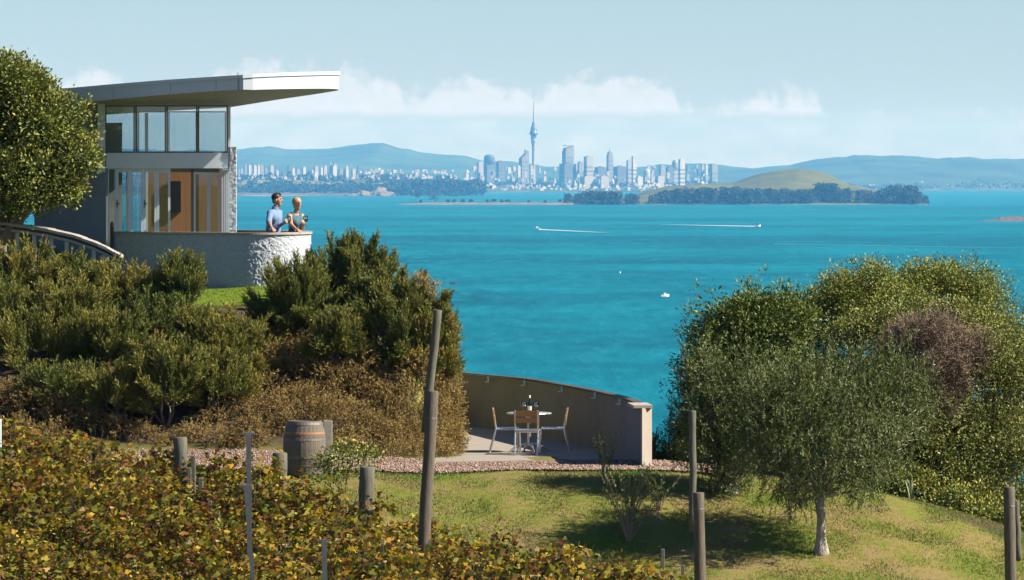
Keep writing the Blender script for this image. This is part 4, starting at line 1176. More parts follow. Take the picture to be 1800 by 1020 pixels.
# ================================================================ PLANTS
m_bark = simple('bark_mat', (.16, .125, .09), .95, var=.4, scale=14, sx=(3, 3, .6), bmp=.6)
m_olbark = simple('olive_bark_mat', (.30, .26, .21), .95, var=.45, scale=12, sx=(2, 2, .6), bmp=.8, bscale=25, bdist=.03)
m_pale = simple('pale_twig_mat', (.22, .17, .11), .9, var=.3, scale=10)
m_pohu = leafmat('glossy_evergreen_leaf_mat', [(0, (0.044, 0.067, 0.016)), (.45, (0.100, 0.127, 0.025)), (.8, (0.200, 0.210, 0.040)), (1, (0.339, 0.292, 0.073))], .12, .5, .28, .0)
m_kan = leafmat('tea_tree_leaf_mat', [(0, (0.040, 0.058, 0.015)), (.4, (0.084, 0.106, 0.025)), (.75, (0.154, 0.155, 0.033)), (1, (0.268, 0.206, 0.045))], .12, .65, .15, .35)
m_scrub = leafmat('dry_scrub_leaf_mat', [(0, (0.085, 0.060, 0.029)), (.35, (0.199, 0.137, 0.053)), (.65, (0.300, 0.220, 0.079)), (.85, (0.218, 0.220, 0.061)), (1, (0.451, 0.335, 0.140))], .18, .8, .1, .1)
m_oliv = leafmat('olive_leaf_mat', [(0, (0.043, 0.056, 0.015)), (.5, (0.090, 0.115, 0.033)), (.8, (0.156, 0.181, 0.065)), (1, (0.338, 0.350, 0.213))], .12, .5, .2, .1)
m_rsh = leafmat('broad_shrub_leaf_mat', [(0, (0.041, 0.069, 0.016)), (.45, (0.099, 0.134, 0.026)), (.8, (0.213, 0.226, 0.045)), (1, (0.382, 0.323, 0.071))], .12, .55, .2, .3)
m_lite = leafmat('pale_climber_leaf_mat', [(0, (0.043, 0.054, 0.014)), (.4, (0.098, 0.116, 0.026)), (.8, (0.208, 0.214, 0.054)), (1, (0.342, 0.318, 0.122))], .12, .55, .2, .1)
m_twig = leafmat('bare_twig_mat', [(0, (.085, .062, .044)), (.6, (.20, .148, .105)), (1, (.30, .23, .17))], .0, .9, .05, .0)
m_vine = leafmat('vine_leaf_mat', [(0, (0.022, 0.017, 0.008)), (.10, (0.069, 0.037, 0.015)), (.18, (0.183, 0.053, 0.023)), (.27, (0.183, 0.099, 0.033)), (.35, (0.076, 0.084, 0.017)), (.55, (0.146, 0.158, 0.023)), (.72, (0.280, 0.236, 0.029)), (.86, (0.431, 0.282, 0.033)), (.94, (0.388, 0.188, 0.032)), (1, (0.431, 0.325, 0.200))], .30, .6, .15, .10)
m_vwood = simple('vine_wood_mat', (.10, .075, .055), .95, var=.4, scale=12)

def lobe_pts(lobes, n, rng, inner=.22, down=.9):
    """points and outward directions spread over the shells (and a share inside) of ellipsoid lobes"""
    c = np.array([l[0] for l in lobes], float); r = np.array([l[1] for l in lobes], float)
    ar = (r[:, 0] * r[:, 1] + r[:, 0] * r[:, 2] + r[:, 1] * r[:, 2]); k = rng.choice(len(lobes), n, p=ar / ar.sum())
    d = rand_unit(n, rng); d[:, 2] = np.where((d[:, 2] < -down), -d[:, 2] * .8, d[:, 2])
    d /= np.linalg.norm(d, axis=1)[:, None]
    f = np.where(rng.rand(n) < inner, rng.uniform(.35, .85, n), rng.uniform(.82, 1.04, n))
    bumpy = 1 + .36 * (fbm(d[:, 0] * 2.2 + k * 3.1, d[:, 1] * 2.2 + k, d[:, 2] * 2.2, 3) - .5) * 2
    return c[k] + d * r[k] * (f * bumpy)[:, None], d, f

def norm(v): return v / (np.linalg.norm(v, axis=1)[:, None] + 1e-9)

def tri_needles(pos, axis, L, Wd, rng):
    n = len(pos); s = norm(np.cross(axis, rand_unit(n, rng)))
    L = np.asarray(L).reshape(-1, 1); Wd = np.asarray(Wd).reshape(-1, 1)
    V = np.stack([pos + s * Wd * .5, pos - s * Wd * .5, pos + axis * L], 1).reshape(-1, 3)
    return V, np.arange(n * 3).reshape(n, 3)

def sprigs(lobes, n, rng, per=22, slen=(.18, .36), L=.042, Wd=.010, up=.8, out=.7, rnd=.35, spread=.75, tipw=.45, inner=.22, down=.9, tint0=0.0):
    """feathery upright twigs set with needle leaves"""
    p, d, f = lobe_pts(lobes, n, rng, inner, down)
    ax = norm(d * out + np.array([0, 0, 1.0]) * up + rnd * rng.normal(size=d.shape))
    ln = rng.uniform(*slen, n)
    base = p - ax * (ln * .5)[:, None]
    t = np.tile(np.linspace(.05, 1, per), n) + rng.uniform(-.03, .03, n * per)
    B = np.repeat(base, per, 0); A = np.repeat(ax, per, 0); LN = np.repeat(ln, per)
    pos = B + A * (LN * t)[:, None]
    na = norm(A + spread * rand_unit(n * per, rng))
    V, F = tri_needles(pos, na, L * rng.uniform(.7, 1.25, n * per), Wd * rng.uniform(.8, 1.3, n * per), rng)
    clump = np.repeat(np.clip(fbm(p[:, 0] * 2.5, p[:, 1] * 2.5, p[:, 2] * 2.5, 2) * 1.5 - .4, 0, 1), per)
    tint = np.clip(tint0 + .10 + clump * .32 + t * tipw * .7 + rng.uniform(-.12, .12, n * per), 0, 1)
    return V, F, np.repeat(tint, 3)

def broad(lobes, n_cl, rng, per=14, cr=.09, L=.06, Wd=.03, up=.35, out=.8, rnd=.7, inner=.15, down=.9, tint0=0.0, sprout=0.0):
    """clusters of broad leaves"""
    p, d, f = lobe_pts(lobes, n_cl, rng, inner, down)
    if sprout: p = p + norm(d + np.array([0, 0, .8])) * (rng.rand(n_cl) ** 4 * sprout)[:, None]
    n = n_cl * per
    C = np.repeat(p, per, 0); D = np.repeat(d, per, 0)
    off = rng.normal(size=(n, 3)) * cr
    ax = norm(norm(off) * .8 + D * out + np.array([0, 0, 1.0]) * up + rnd * rand_unit(n, rng))
    nr = norm(D * .6 + np.array([0, 0, .6]) + rnd * rand_unit(n, rng))
    cl = np.repeat(rng.rand(n_cl), per)
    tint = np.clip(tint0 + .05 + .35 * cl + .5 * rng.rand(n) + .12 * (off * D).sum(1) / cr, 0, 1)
    return leaf_quads(C + off, ax, nr, L * rng.uniform(.7, 1.2, n), Wd * rng.uniform(.8, 1.2, n), rng, .2, tint)

def stems(base, lobes, rng, r0=.05, n_extra=0, sides=6, twist=.12):
    """tapered trunk forks from the base to the heart of each lobe"""
    out = []
    for c, r in lobes:
        c = np.array(c); b = np.array(base) + np.append(rng.uniform(-1, 1, 2) * r0, 0)
        pts = [b + (c - b) * t + np.append(rng.normal(size=2) * twist * (t * (1 - t)) * 2, 0) for t in (0, .25, .5, .75, 1)]
        out.append(tube(pts, [r0, r0 * .8, r0 * .6, r0 * .42, r0 * .22], sides))
        for q in range(n_extra):
            s = pts[2] + (pts[3] - pts[2]) * rng.rand(); e = c + rand_unit(1, rng)[0] * np.array(r) * .85
            out.append(tube([s, (s + e) / 2 + rng.normal(size=3) * .04, e], [r0 * .4, r0 * .25, r0 * .1], 5))
    return join(*out)

def sub(lobes, n, r0, r1, rng):
    """smaller leaf masses scattered over the lobes: uneven outline, gaps and shaded hollows"""
    p, d, f = lobe_pts(lobes, n, rng, .12, .8)
    r = rng.uniform(r0, r1, n)
    return [(tuple(p[i] - d[i] * r[i] * .35), (r[i] * 1.2, r[i] * 1.2, r[i] * .78)) for i in range(n)]

def plume_bush(c, hw, hd, hh, npl, ns, rng, tint0=0.0, L=.056, Wd=.016, per=20, up=.45):
    """feathery bush: upright plumes of needle twigs rising from the heart of the plant"""
    c = np.array(c); R3 = np.array([hw, hd, hh])
    d = rand_unit(npl, rng); d[:, 2] = np.where(d[:, 2] < -.5, -d[:, 2], d[:, 2])
    tip = c + d * R3 * rng.uniform(.74, 1.12, (npl, 1)); tip[:, 2] += rng.uniform(0, .30, npl) ** 1.5 * hh * (d[:, 2] > .1)
    org = c + (tip - c) * np.array([.35, .35, .15]) - np.array([0, 0, .3 * hh])
    pr = rng.uniform(.09, .17, npl); ptint = rng.uniform(-.16, .16, npl)
    k = rng.randint(0, npl, ns); t = rng.uniform(.18, 1, ns) ** .75
    ax0 = norm(tip - org)
    rad = norm(np.cross(ax0[k], rand_unit(ns, rng)))
    p = org[k] + (tip - org)[k] * t[:, None] + rad * (pr[k] * (1.08 - .9 * t) * rng.uniform(.4, 1, ns) * 1.3)[:, None]
    ax = norm(ax0[k] + rad * .45 + np.array([0, 0, up]) + .22 * rng.normal(size=(ns, 3)))
    ln = rng.uniform(.16, .34, ns)
    tt = np.tile(np.linspace(.05, 1, per), ns)
    pos = np.repeat(p, per, 0) + np.repeat(ax, per, 0) * (np.repeat(ln, per) * (tt - .4))[:, None]
    na = norm(np.repeat(ax, per, 0) + .7 * rand_unit(ns * per, rng))
    V, F = tri_needles(pos, na, L * rng.uniform(.7, 1.25, ns * per), Wd * rng.uniform(.8, 1.3, ns * per), rng)
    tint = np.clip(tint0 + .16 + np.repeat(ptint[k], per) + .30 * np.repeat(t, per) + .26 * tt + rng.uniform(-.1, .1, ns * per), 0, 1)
    return V, F, np.repeat(tint, 3)

def plant(name, label, cat, base, lobes, fol, leafm, woodm, rng, group=None, r0=.05, extra=2, crown='foliage'):
    o = thing(name, label, cat, tuple(base), group)
    V, F, t = fol
    c = part(crown, V, F, leafm, o, tint=t)
    part('stem' if crown == 'foliage' else 'trunk', *stems(np.array(base) - np.array([0, 0, .1]), lobes, rng, r0, extra), woodm, o, smooth=True)
    return o

def plobe(px, py, d, rx, ry, rz):
    """lobe centred at a photograph pixel, radii in pixels at that distance"""
    k = d / FPX; p = P(px, py, d)
    return ((p.x, p.y, p.z), (rx * k, ry * k, rz * k))

# ---- big round evergreen at the left
rng = np.random.RandomState(31)
d = 93.6
lob = [plobe(-50, 245, d + .6, 130, 130, 120), plobe(40, 215, d, 66, 70, 88), plobe(8, 145, d, 56, 55, 38), plobe(88, 225, d - .2, 54, 60, 52), plobe(116, 282, d - .3, 38, 50, 50), plobe(55, 315, d - .4, 70, 70, 48), plobe(-40, 165, d + .5, 70, 70, 56), plobe(-20, 325, d, 70, 70, 50), plobe(92, 335, d - .3, 36, 40, 30), plobe(40, 352, d - .3, 46, 50, 22), plobe(-30, 365, d - .2, 50, 50, 24), plobe(-150, 260, d + .5, 100, 110, 100)]
bx = (PX(-20, d + .3), d + .3, gz(PX(-20, d + .3), d + .3))
o = plant('evergreen_tree', 'big round dense evergreen tree with yellowish leaf tips, left of the white house', 'tree', bx, lob[:8], broad(sub(lob, 330, .20, .42, rng), 9500, rng, 12, .07, .078, .044, .45, .8, .6, .10, .9, tint0=.04), m_pohu, m_bark, rng, r0=.16, extra=3, crown='crown')

# ---- tea-tree shrubs on the bank, each its own plant
KAN = [  # px, top, bottom, width, distance, sprigs, label
 (612, 420, 590, 170, 91.3, 4200, 'tall spiky tea-tree bush behind, highest against the water right of the terrace'),
 (522, 453, 625, 145, 89.6, 2600, 'rounded tea-tree bush just below the couple on the terrace'),
 (718, 496, 705, 178, 88.9, 4200, 'largest dark green bush at the right end of the bank, beside the leaning post'),
 (592, 545, 650, 95, 88.3, 1100, 'golden-tipped small bush between the rounded bush and the largest one'),
 (312, 447, 560, 92, 90.5, 1100, 'pointed tea-tree bush in front of the terrace wall'),
 (45, 432, 575, 165, 91.2, 1900, 'tea-tree bush at the left edge growing through the ramp balustrade'),
 (150, 446, 590, 145, 91.0, 1800, 'tea-tree bush under the middle of the ramp balustrade'),
 (225, 470, 600, 105, 90.7, 1300, 'tea-tree bush at the lower end of the ramp balustrade'),
 (70, 545, 700, 230, 88.9, 2400, 'wide bush low at the left edge of the bank'),
 (190, 540, 690, 170, 88.7, 1900, 'dark bush in the hollow in the middle of the left bank'),
 (292, 595, 740, 130, 86.9, 1700, 'bright green rounded bush lowest on the bank, above the vine posts'),
 (405, 548, 705, 165, 88.5, 2100, 'blue-green bush in the middle of the bank below the lawn strip'),
 (345, 548, 620, 100, 89.4, 900, 'small bush between the pointed bush and the lawn strip'),
 (205, 640, 745, 140, 87.1, 1100, 'low dark bush at the foot of the hollow'),
 (385, 620, 740, 140, 87.3, 1200, 'low bush right of the bright green rounded bush'),
 (125, 490, 620, 170, 90.0, 1300, 'bush between the balustrade bushes and the wide low bush'),
 (270, 520, 640, 140, 89.4, 1200, 'bush behind the bright green rounded bush'),
 (10, 480, 640, 150, 89.8, 1100, 'bush cut off by the left edge in the middle of the bank'),
 (765, 540, 700, 80, 88.5, 1300, 'narrow bush at the outer right corner of the bank, behind the leaning post'),
 (110, 640, 740, 160, 87.4, 1000, 'low bush at the left above the first vines'),
 (672, 478, 650, 130, 90.2, 2200, 'upright bush between the tall spiky bush and the largest bush')]
for k, (px, yt, yb, w, d, ns, lab) in enumerate(KAN):
    rng = np.random.RandomState(200 + k)
    hw, hh, cy = w / 2 * 1.12, (yb - yt) / 2, (yt + yb) / 2
    lob = [plobe(px, cy + hh * .15, d, hw * .66, hw * .66, hh * .74)]
    for q in range(6):
        a = q * 1.05 + rng.uniform(-.3, .3)
        lob.append(plobe(px + math.cos(a) * hw * .52, cy - hh * .1 + rng.uniform(-.45, .55) * hh, d + math.sin(a) * hw * .5 / FPX * d, hw * rng.uniform(.26, .50), hw * .42, hh * rng.uniform(.26, .52)))
    for q in range(3): lob.append(plobe(px + rng.uniform(-.45, .45) * hw, yt + hh * .42, d + rng.uniform(-.2, .2), hw * .24, hw * .24, hh * .42))
    gx_ = PX(px, d + .2); base = (gx_, d + .2, min(gz(gx_, d + .2), PZ(yb - hh * .5, d)))
    cc = P(px, cy + hh * .05, d); kk_ = d / FPX
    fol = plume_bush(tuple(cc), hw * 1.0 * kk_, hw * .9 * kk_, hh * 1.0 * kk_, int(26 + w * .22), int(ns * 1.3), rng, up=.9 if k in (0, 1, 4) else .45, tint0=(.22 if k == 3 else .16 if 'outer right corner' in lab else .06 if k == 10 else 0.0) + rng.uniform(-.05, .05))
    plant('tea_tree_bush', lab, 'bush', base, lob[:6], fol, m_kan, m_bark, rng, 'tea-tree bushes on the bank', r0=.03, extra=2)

# ---- dry brown scrub draped over the bank
rng = np.random.RandomState(61)
lob = []
for (px, py, r) in [(500, 600, 32), (545, 612, 34), (590, 640, 40), (640, 650, 40), (640, 610, 30), (660, 680, 44), (480, 640, 36), (520, 635, 42), (560, 670, 48), (610, 690, 52), (655, 715, 52), (590, 740, 55), (530, 720, 50), (650, 765, 48), (480, 740, 46), (440, 770, 36), (395, 775, 30), (560, 785, 34), (610, 785, 32), (700, 770, 46), (470, 690, 36), (425, 715, 34), (500, 600, 28), (380, 740, 28), (340, 765, 26), (250, 765, 26), (210, 755, 30), (160, 745, 34), (110, 730, 40), (60, 715, 44), (15, 705, 42), (30, 755, 30), (90, 765, 26), (300, 775, 20)]:
    h = hit(px, py + r * .3, 84); k = h.y / FPX
    lob.append(((h.x, h.y - .05, h.z + r * k * .3), (r * k * 1.05, r * k * .9, r * k * .8)))
for (px, py, d, rx, rz) in [(735, 690, 88.2, 52, 70), (765, 640, 88.6, 32, 70), (775, 560, 88.8, 18, 40), (742, 505, 88.9, 30, 20), (785, 700, 88.4, 24, 60), (770, 755, 88.0, 40, 48), (792, 775, 88.2, 24, 30), (745, 775, 87.6, 40, 34), (690, 735, 87.7, 44, 60), (715, 640, 88.4, 20, 30), (640, 650, 88.2, 34, 40), (800, 780, 88.4, 16, 22), (800, 730, 89.5, 16, 50), (808, 770, 90, 14, 30), (800, 690, 90, 14, 50), (795, 640, 89.5, 10, 40), (806, 745, 92, 10, 30), (760, 790, 87.0, 40, 20), (700, 795, 86.6, 44, 20), (640, 800, 86.4, 40, 16), (790, 795, 87.3, 26, 14)]:
    lob.append(plobe(px, py, d, rx, rx, rz))
V, F, t = sprigs(lob, 13000, rng, 16, (.12, .28), .042, .014, .15, .8, .55, 1.0, .5, .3, .9)
solo('dry_scrub', V, F, m_scrub, (-3, 88, CZ - 4), 'golden brown dry scrub draped over the bank beside the patio', 'scrub', kind='stuff', tint=t)
# wiry stems showing through the scrub
tb, rg = [], np.random.RandomState(62)
for k in range(260):
    l = lob[rg.randint(len(lob))]; c = np.array(l[0]); a = c + rand_unit(1, rg)[0] * np.array(l[1]) * 1.05; b_ = a + np.array([rg.normal() * .06, rg.normal() * .05, -rg.uniform(.1, .3)])
    tb.append(tube([a, (a + b_) / 2 + rg.normal(size=3) * .02, b_], [.004, .004, .003], 4, False))
solo('scrub_stems', *join(*tb), m_pale, (-3, 88, CZ - 4), 'wiry pale stems among the dry scrub on the bank', 'stems', kind='stuff')

# ---- shrubs at the right
def bushy(name, lab, base, lob, n, mt, seed, per=13, cr=.07, L=.06, Wd=.03, group='shrubs at the right of the lawn', cat='shrub', **kw):
    rng = np.random.RandomState(seed)
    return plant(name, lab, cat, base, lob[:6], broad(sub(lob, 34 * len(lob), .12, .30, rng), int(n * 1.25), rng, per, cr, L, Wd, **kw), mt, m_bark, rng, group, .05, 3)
def gbase(px, d): return (PX(px, d), d, gz(PX(px, d), d))
d = 87.2
bushy('broadleaf_shrub', 'dark broad-leaved shrub with ragged shoots at the left of the right-hand thicket', gbase(1310, d), [plobe(1300, 640, d, 78, 80, 90), plobe(1355, 600, d, 60, 70, 75), plobe(1262, 610, d - .2, 40, 50, 60), plobe(1245, 660, d, 42, 50, 50), plobe(1320, 565, d, 40, 45, 38), plobe(1390, 560, d, 45, 50, 50), plobe(1260, 565, d, 26, 30, 24), plobe(1300, 730, d, 80, 80, 70), plobe(1260, 780, d, 60, 60, 50)], 2900, m_rsh, 301, 12, .06, .075, .032, sprout=.42, tint0=-.05)
d = 88.6
bushy('rounded_shrub', 'large dome-shaped yellow-green shrub in the middle of the right-hand thicket', gbase(1490, d), [plobe(1490, 620, d, 130, 120, 130), plobe(1450, 570, d, 75, 80, 75), plobe(1530, 540, d, 85, 90, 70), plobe(1570, 590, d, 70, 80, 90), plobe(1495, 520, d, 62, 70, 48), plobe(1410, 620, d, 60, 70, 80), plobe(1590, 680, d, 90, 90, 90), plobe(1450, 720, d, 120, 100, 90), plobe(1560, 780, d - 1, 110, 90, 80), plobe(1650, 760, d - 1, 90, 90, 90)], 5600, m_rsh, 302, 13, .065, .052, .024, tint0=.10, sprout=.12)
d = 90.2
bushy('loose_shrub', 'tall loose light-leaved shrub at the top right of the thicket', gbase(1680, d), [plobe(1660, 545, d, 92, 90, 80), plobe(1720, 570, d, 72, 80, 80), plobe(1640, 500, d, 52, 60, 40), plobe(1690, 500, d, 50, 60, 42), plobe(1755, 620, d, 62, 80, 70), plobe(1600, 520, d, 42, 50, 40), plobe(1790, 680, d, 60, 80, 90), plobe(1700, 680, d, 110, 90, 100), plobe(1790, 780, d - .6, 70, 80, 80), plobe(1690, 780, d - .6, 90, 80, 80)], 4300, m_rsh, 303, 13, .07, .056, .026, tint0=.18, sprout=.12)
d = 86.0
bushy('climber_shrub', 'pale speckled climbing shrub filling the lower right corner of the thicket', gbase(1740, d), [plobe(1740, 720, d, 110, 90, 110), plobe(1700, 800, d - .5, 95, 90, 70), plobe(1780, 830, d - .7, 90, 90, 80), plobe(1650, 790, d - .2, 70, 70, 60), plobe(1790, 640, d, 60, 70, 80), plobe(1745, 640, d, 40, 50, 50), plobe(1660, 740, d, 50, 60, 50), plobe(1640, 745, 85.0, 60, 50, 45), plobe(1590, 750, 85.1, 46, 50, 40), plobe(1740, 640, 85.2, 30, 40, 50), plobe(1720, 870, d - 1.2, 60, 60, 36), plobe(1800, 890, d - 1.5, 60, 60, 36), plobe(1760, 900, d - 1.6, 50, 50, 26), plobe(1660, 850, d - .9, 60, 60, 36), plobe(1610, 830, d - .4, 50, 60, 40)], 4600, m_lite, 304, 11, .08, .056, .030, tint0=.0)
d = 84.9
bushy('pale_sprays', 'yellow-green leafy shrub in front of the dome, left above the bare twigs', gbase(1530, d + 2), [plobe(1525, 580, 87.2, 46, 40, 32), plobe(1495, 605, 87.2, 32, 30, 26), plobe(1560, 560, 87.3, 26, 30, 16), plobe(1650, 555, 88.4, 60, 40, 22), plobe(1710, 575, 88.6, 46, 40, 26)], 800, m_lite, 305, 12, .06, .055, .028, tint0=.15)
# bare brown twiggy bush
rng = np.random.RandomState(306); d = 85.2
lob = [plobe(1635, 630, d, 90, 70, 66), plobe(1580, 620, d, 52, 50, 48), plobe(1695, 630, d, 52, 50, 52), plobe(1640, 585, d, 66, 50, 30), plobe(1620, 690, d, 80, 60, 50)]
fol = sprigs(sub(lob, 80, .16, .36, rng), 6000, rng, 9, (.14, .34), .10, .0085, .4, .8, .6, .9, .5, .35, .8)
plant('bare_bush', 'bare brown twiggy bush in the middle of the right-hand thicket', 'bush', gbase(1630, d + .2), lob, fol, m_twig, m_bark, rng, 'shrubs at the right of the lawn', r0=.03, extra=8)
d = 88.0
bushy('low_shrub', 'low dark shrub just right of the patio wall end', gbase(1180, d), [plobe(1175, 800, d, 34, 40, 34), plobe(1200, 785, d, 30, 40, 40), plobe(1160, 815, d, 24, 30, 22), plobe(1215, 760, d, 24, 30, 30)], 750, m_rsh, 307, 12, .05, .05, .02)
d = 86.6
bushy('undergrowth_shrub', 'dark undergrowth shrub in the shade behind the two olive trees', gbase(1380, d), [plobe(1340, 790, d, 70, 60, 60), plobe(1400, 790, d, 80, 60, 60), plobe(1240, 800, d, 46, 50, 30), plobe(1460, 810, d, 70, 60, 55), plobe(1290, 810, d, 60, 50, 40)], 1300, m_rsh, 308, 12, .07, .06, .03)
d = 85.6
bushy('undergrowth_shrub', 'low dark undergrowth shrub right behind the main olive, at the top of the lawn', gbase(1550, d), [plobe(1530, 820, d, 60, 60, 50), plobe(1590, 820, d, 60, 60, 44), plobe(1640, 830, d - .3, 50, 50, 40), plobe(1690, 860, d - .6, 50, 50, 34), plobe(1740, 890, d - 1.2, 50, 50, 30), plobe(1500, 850, d - .8, 40, 40, 26), plobe(1550, 855, d - 1, 40, 40, 22), plobe(1460, 850, d - .5, 40, 40, 30), plobe(1600, 858, 84.6, 40, 40, 26), plobe(1650, 876, 84.2, 40, 40, 26), plobe(1700, 893, 83.8, 42, 40, 26), plobe(1750, 912, 83.4, 42, 40, 26), plobe(1800, 925, 83.0, 42, 40, 28), plobe(1840, 930, 83.0, 42, 40, 40)], 2500, m_rsh, 309, 12, .07, .06, .03)
# flax clumps: sword leaves
def flax(px, d, n, L, lab, seed, col):
    rg = np.random.RandomState(seed); b_ = np.array(gbase(px, d))
    o = thing('flax_clump', lab, 'flax', tuple(b_), 'flax clumps')
    for k in range(n):
        a = rg.uniform(0, 2 * math.pi); lean = rg.uniform(.15, .6); l = L * rg.uniform(.7, 1.1); w = .03
        s = np.array([-math.sin(a), math.cos(a), 0]); u = np.array([math.cos(a), math.sin(a), 0])
        V, F = [], []
        for q in range(5):
            t = q / 4; c = u * lean * l * t ** 1.6 + np.array([0, 0, l * t * (1 - .18 * t * lean)]); ww = w * (1 - t ** 2) + .002
            V += [c - s * ww + u * .006, c + u * -.004, c + s * ww + u * .006]
        for q in range(4): F += [[q * 3, q * 3 + 1, q * 3 + 4, q * 3 + 3], [q * 3 + 1, q * 3 + 2, q * 3 + 5, q * 3 + 4]]
        part('leaf', V, F, col, o, local=True)
m_flax = simple('flax_leaf_mat', (.17, .20, .09), .5, var=.3, scale=6)
m_flaxd = simple('dark_flax_leaf_mat', (.04, .06, .02), .5, var=.3, scale=6)
flax(1600, 83.2, 12, .36, 'small pale flax clump at the top edge of the lawn behind the olive', 311, m_flax)
flax(1147, 88.4, 12, .62, 'dark spiky flax clump against the outside of the patio wall end', 312, m_flaxd)

# ---- olives
def olive(label, base, lob, ns, seed, r0, trunk_top):
    rng = np.random.RandomState(seed)
    o = thing('olive_tree', label, 'tree', tuple(base), 'olive trees on the lawn')
    V1, F1, t1 = [], [], []
    n, per = ns, 20
    p, dd, f = lobe_pts(lob + sub(lob, 16 * len(lob), .14, .38, rng), n, rng, .24, .8)
    p = p + np.array([0, 0, 1.0]) * ((rng.rand(n) ** 5) * .5 * (dd[:, 2] > .1))[:, None]
    ax = norm(dd * .55 + np.array([0, 0, 1.0]) * np.where(dd[:, 2:3] > -.25, .75, -.75) + .4 * rng.normal(size=dd.shape))
    ln = rng.uniform(.18, .42, n); base_ = p - ax * (ln * .45)[:, None]
    t = np.tile(np.linspace(.05, 1, per), n); B, A, LN = np.repeat(base_, per, 0), np.repeat(ax, per, 0), np.repeat(ln, per)
    pos = B + A * (LN * t)[:, None]; na = norm(A + .8 * rand_unit(n * per, rng)); nr = rand_unit(n * per, rng)
    cl = np.repeat(np.clip(fbm(p[:, 0] * 2, p[:, 1] * 2, p[:, 2] * 2, 2) * 1.6 - .5, 0, 1), per)
    tint = np.clip(.08 + .35 * cl + .38 * rng.rand(n * per) + np.where(rng.rand(n * per) < .16, .4, 0), 0, 1)
    V, F, tt = leaf_quads(pos, na, nr, .060 * rng.uniform(.7, 1.2, n * per), .0145, rng, .1, tint)
    part('crown', V, F, m_oliv, o, tint=tt)
    b_ = np.array(base); tt_ = np.array(trunk_top); out = []
    V, F = tube([b_ - [0, 0, .12], b_ + [0.0, 0, .04], b_ + (tt_ - b_) * .25, b_ + (tt_ - b_) * .6 + [.02, 0, 0], tt_], [r0 * 1.9, r0 * 1.35, r0 * .95, r0 * .85, r0 * .95], 14)
    a_ = np.arctan2(V[:, 1] - b_[1], V[:, 0] - b_[0]); k = 1 + .22 * (fbm(a_ * 2.0, V[:, 2] * 3.0, o=3) - .5) * 2
    ctr = b_ + (tt_ - b_) * np.clip((V[:, 2:3] - b_[2]) / (tt_[2] - b_[2]), 0, 1); V[:, :2] = ctr[:, :2] + (V[:, :2] - ctr[:, :2]) * k[:, None]
    part('trunk', V, F, m_olbark, o, smooth=True)
    part('branches', *stems(tt_ - [0, 0, .05], lob, rng, r0 * .5, 5), m_olbark, o, smooth=True)
    return o
ob = hit(1445, 975, 70); d = ob.y
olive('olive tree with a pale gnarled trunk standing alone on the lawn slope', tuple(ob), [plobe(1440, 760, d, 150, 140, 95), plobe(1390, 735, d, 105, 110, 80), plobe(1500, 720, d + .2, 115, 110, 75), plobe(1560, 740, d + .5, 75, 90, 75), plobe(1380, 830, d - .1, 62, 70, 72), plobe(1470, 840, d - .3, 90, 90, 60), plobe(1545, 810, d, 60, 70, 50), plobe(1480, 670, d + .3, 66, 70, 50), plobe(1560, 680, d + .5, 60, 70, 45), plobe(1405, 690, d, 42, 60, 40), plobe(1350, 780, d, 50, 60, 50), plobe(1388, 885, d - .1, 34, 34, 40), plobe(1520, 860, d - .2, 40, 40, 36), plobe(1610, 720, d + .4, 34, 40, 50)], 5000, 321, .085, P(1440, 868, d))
d = 81.4
olive('second olive tree, further left, its crown behind the tall thin post', gbase(1290, d), [plobe(1285, 720, d, 76, 80, 72), plobe(1245, 690, d, 46, 50, 55), plobe(1320, 680, d, 52, 60, 48), plobe(1240, 645, d, 30, 36, 30), plobe(1330, 760, d, 58, 60, 55), plobe(1262, 790, d, 56, 60, 50), plobe(1222, 740, d, 26, 30, 40), plobe(1270, 845, d - .1, 40, 40, 26), plobe(1300, 840, d - .3, 40, 30, 36)], 2900, 322, .06, P(1292, 810, d))
# olive saplings on the lawn
def sapling(px, yb, yt, w, n, lab, seed):
    rng = np.random.RandomState(seed); h = hit(px, yb, 70); d = h.y; o = thing('olive_sapling', lab, 'sapling', tuple(h), 'olive saplings')
    base = np.array(h); tw, P_, A_ = [], [], []
    for k in range(n):
        tipx = px + rng.uniform(-.5, .5) * w; tipy = yt + rng.uniform(0, .75) * (yb - yt) * .8
        tip = np.array(P(tipx, tipy, d + rng.uniform(-.2, .2))); mid = base * .55 + tip * .45 + np.append(rng.normal(size=2) * .05, 0)
        if k > 2: mid = base + (tip - base) * .5 * np.array([.6, .6, 1])
        tw.append(tube([base - [0, 0, .06], mid, tip], [.009 if k else .013, .006, .002], 5))
        m_ = 44
        for t in np.linspace(.35, 1, m_):
            q = mid + (tip - mid) * ((t - .35) / .65); P_.append(q); A_.append((tip - mid))
    P_ = np.array(P_); A_ = norm(np.array(A_)); A_ = norm(A_ + .75 * rand_unit(len(P_), rng)); P_ = P_ + rng.normal(size=P_.shape) * .015
    V, F, t = leaf_quads(P_, A_, rand_unit(len(P_), rng), .058 * rng.uniform(.7, 1.2, len(P_)), .019, rng, .1, np.clip(.35 + .6 * rng.rand(len(P_)), 0, 1))
    part('foliage', V, F, m_oliv, o, tint=t); part('stem', *join(*tw), m_pale, o)
sapling(1062, 852, 752, 46, 12, 'upright olive sapling in front of the patio floor shadow', 331)
sapling(1105, 952, 815, 110, 26, 'leaning spindly olive sapling below the gravel path', 332)
sapling(1160, 900, 830, 70, 10, 'thin grey sapling right behind the leaning spindly sapling', 333)
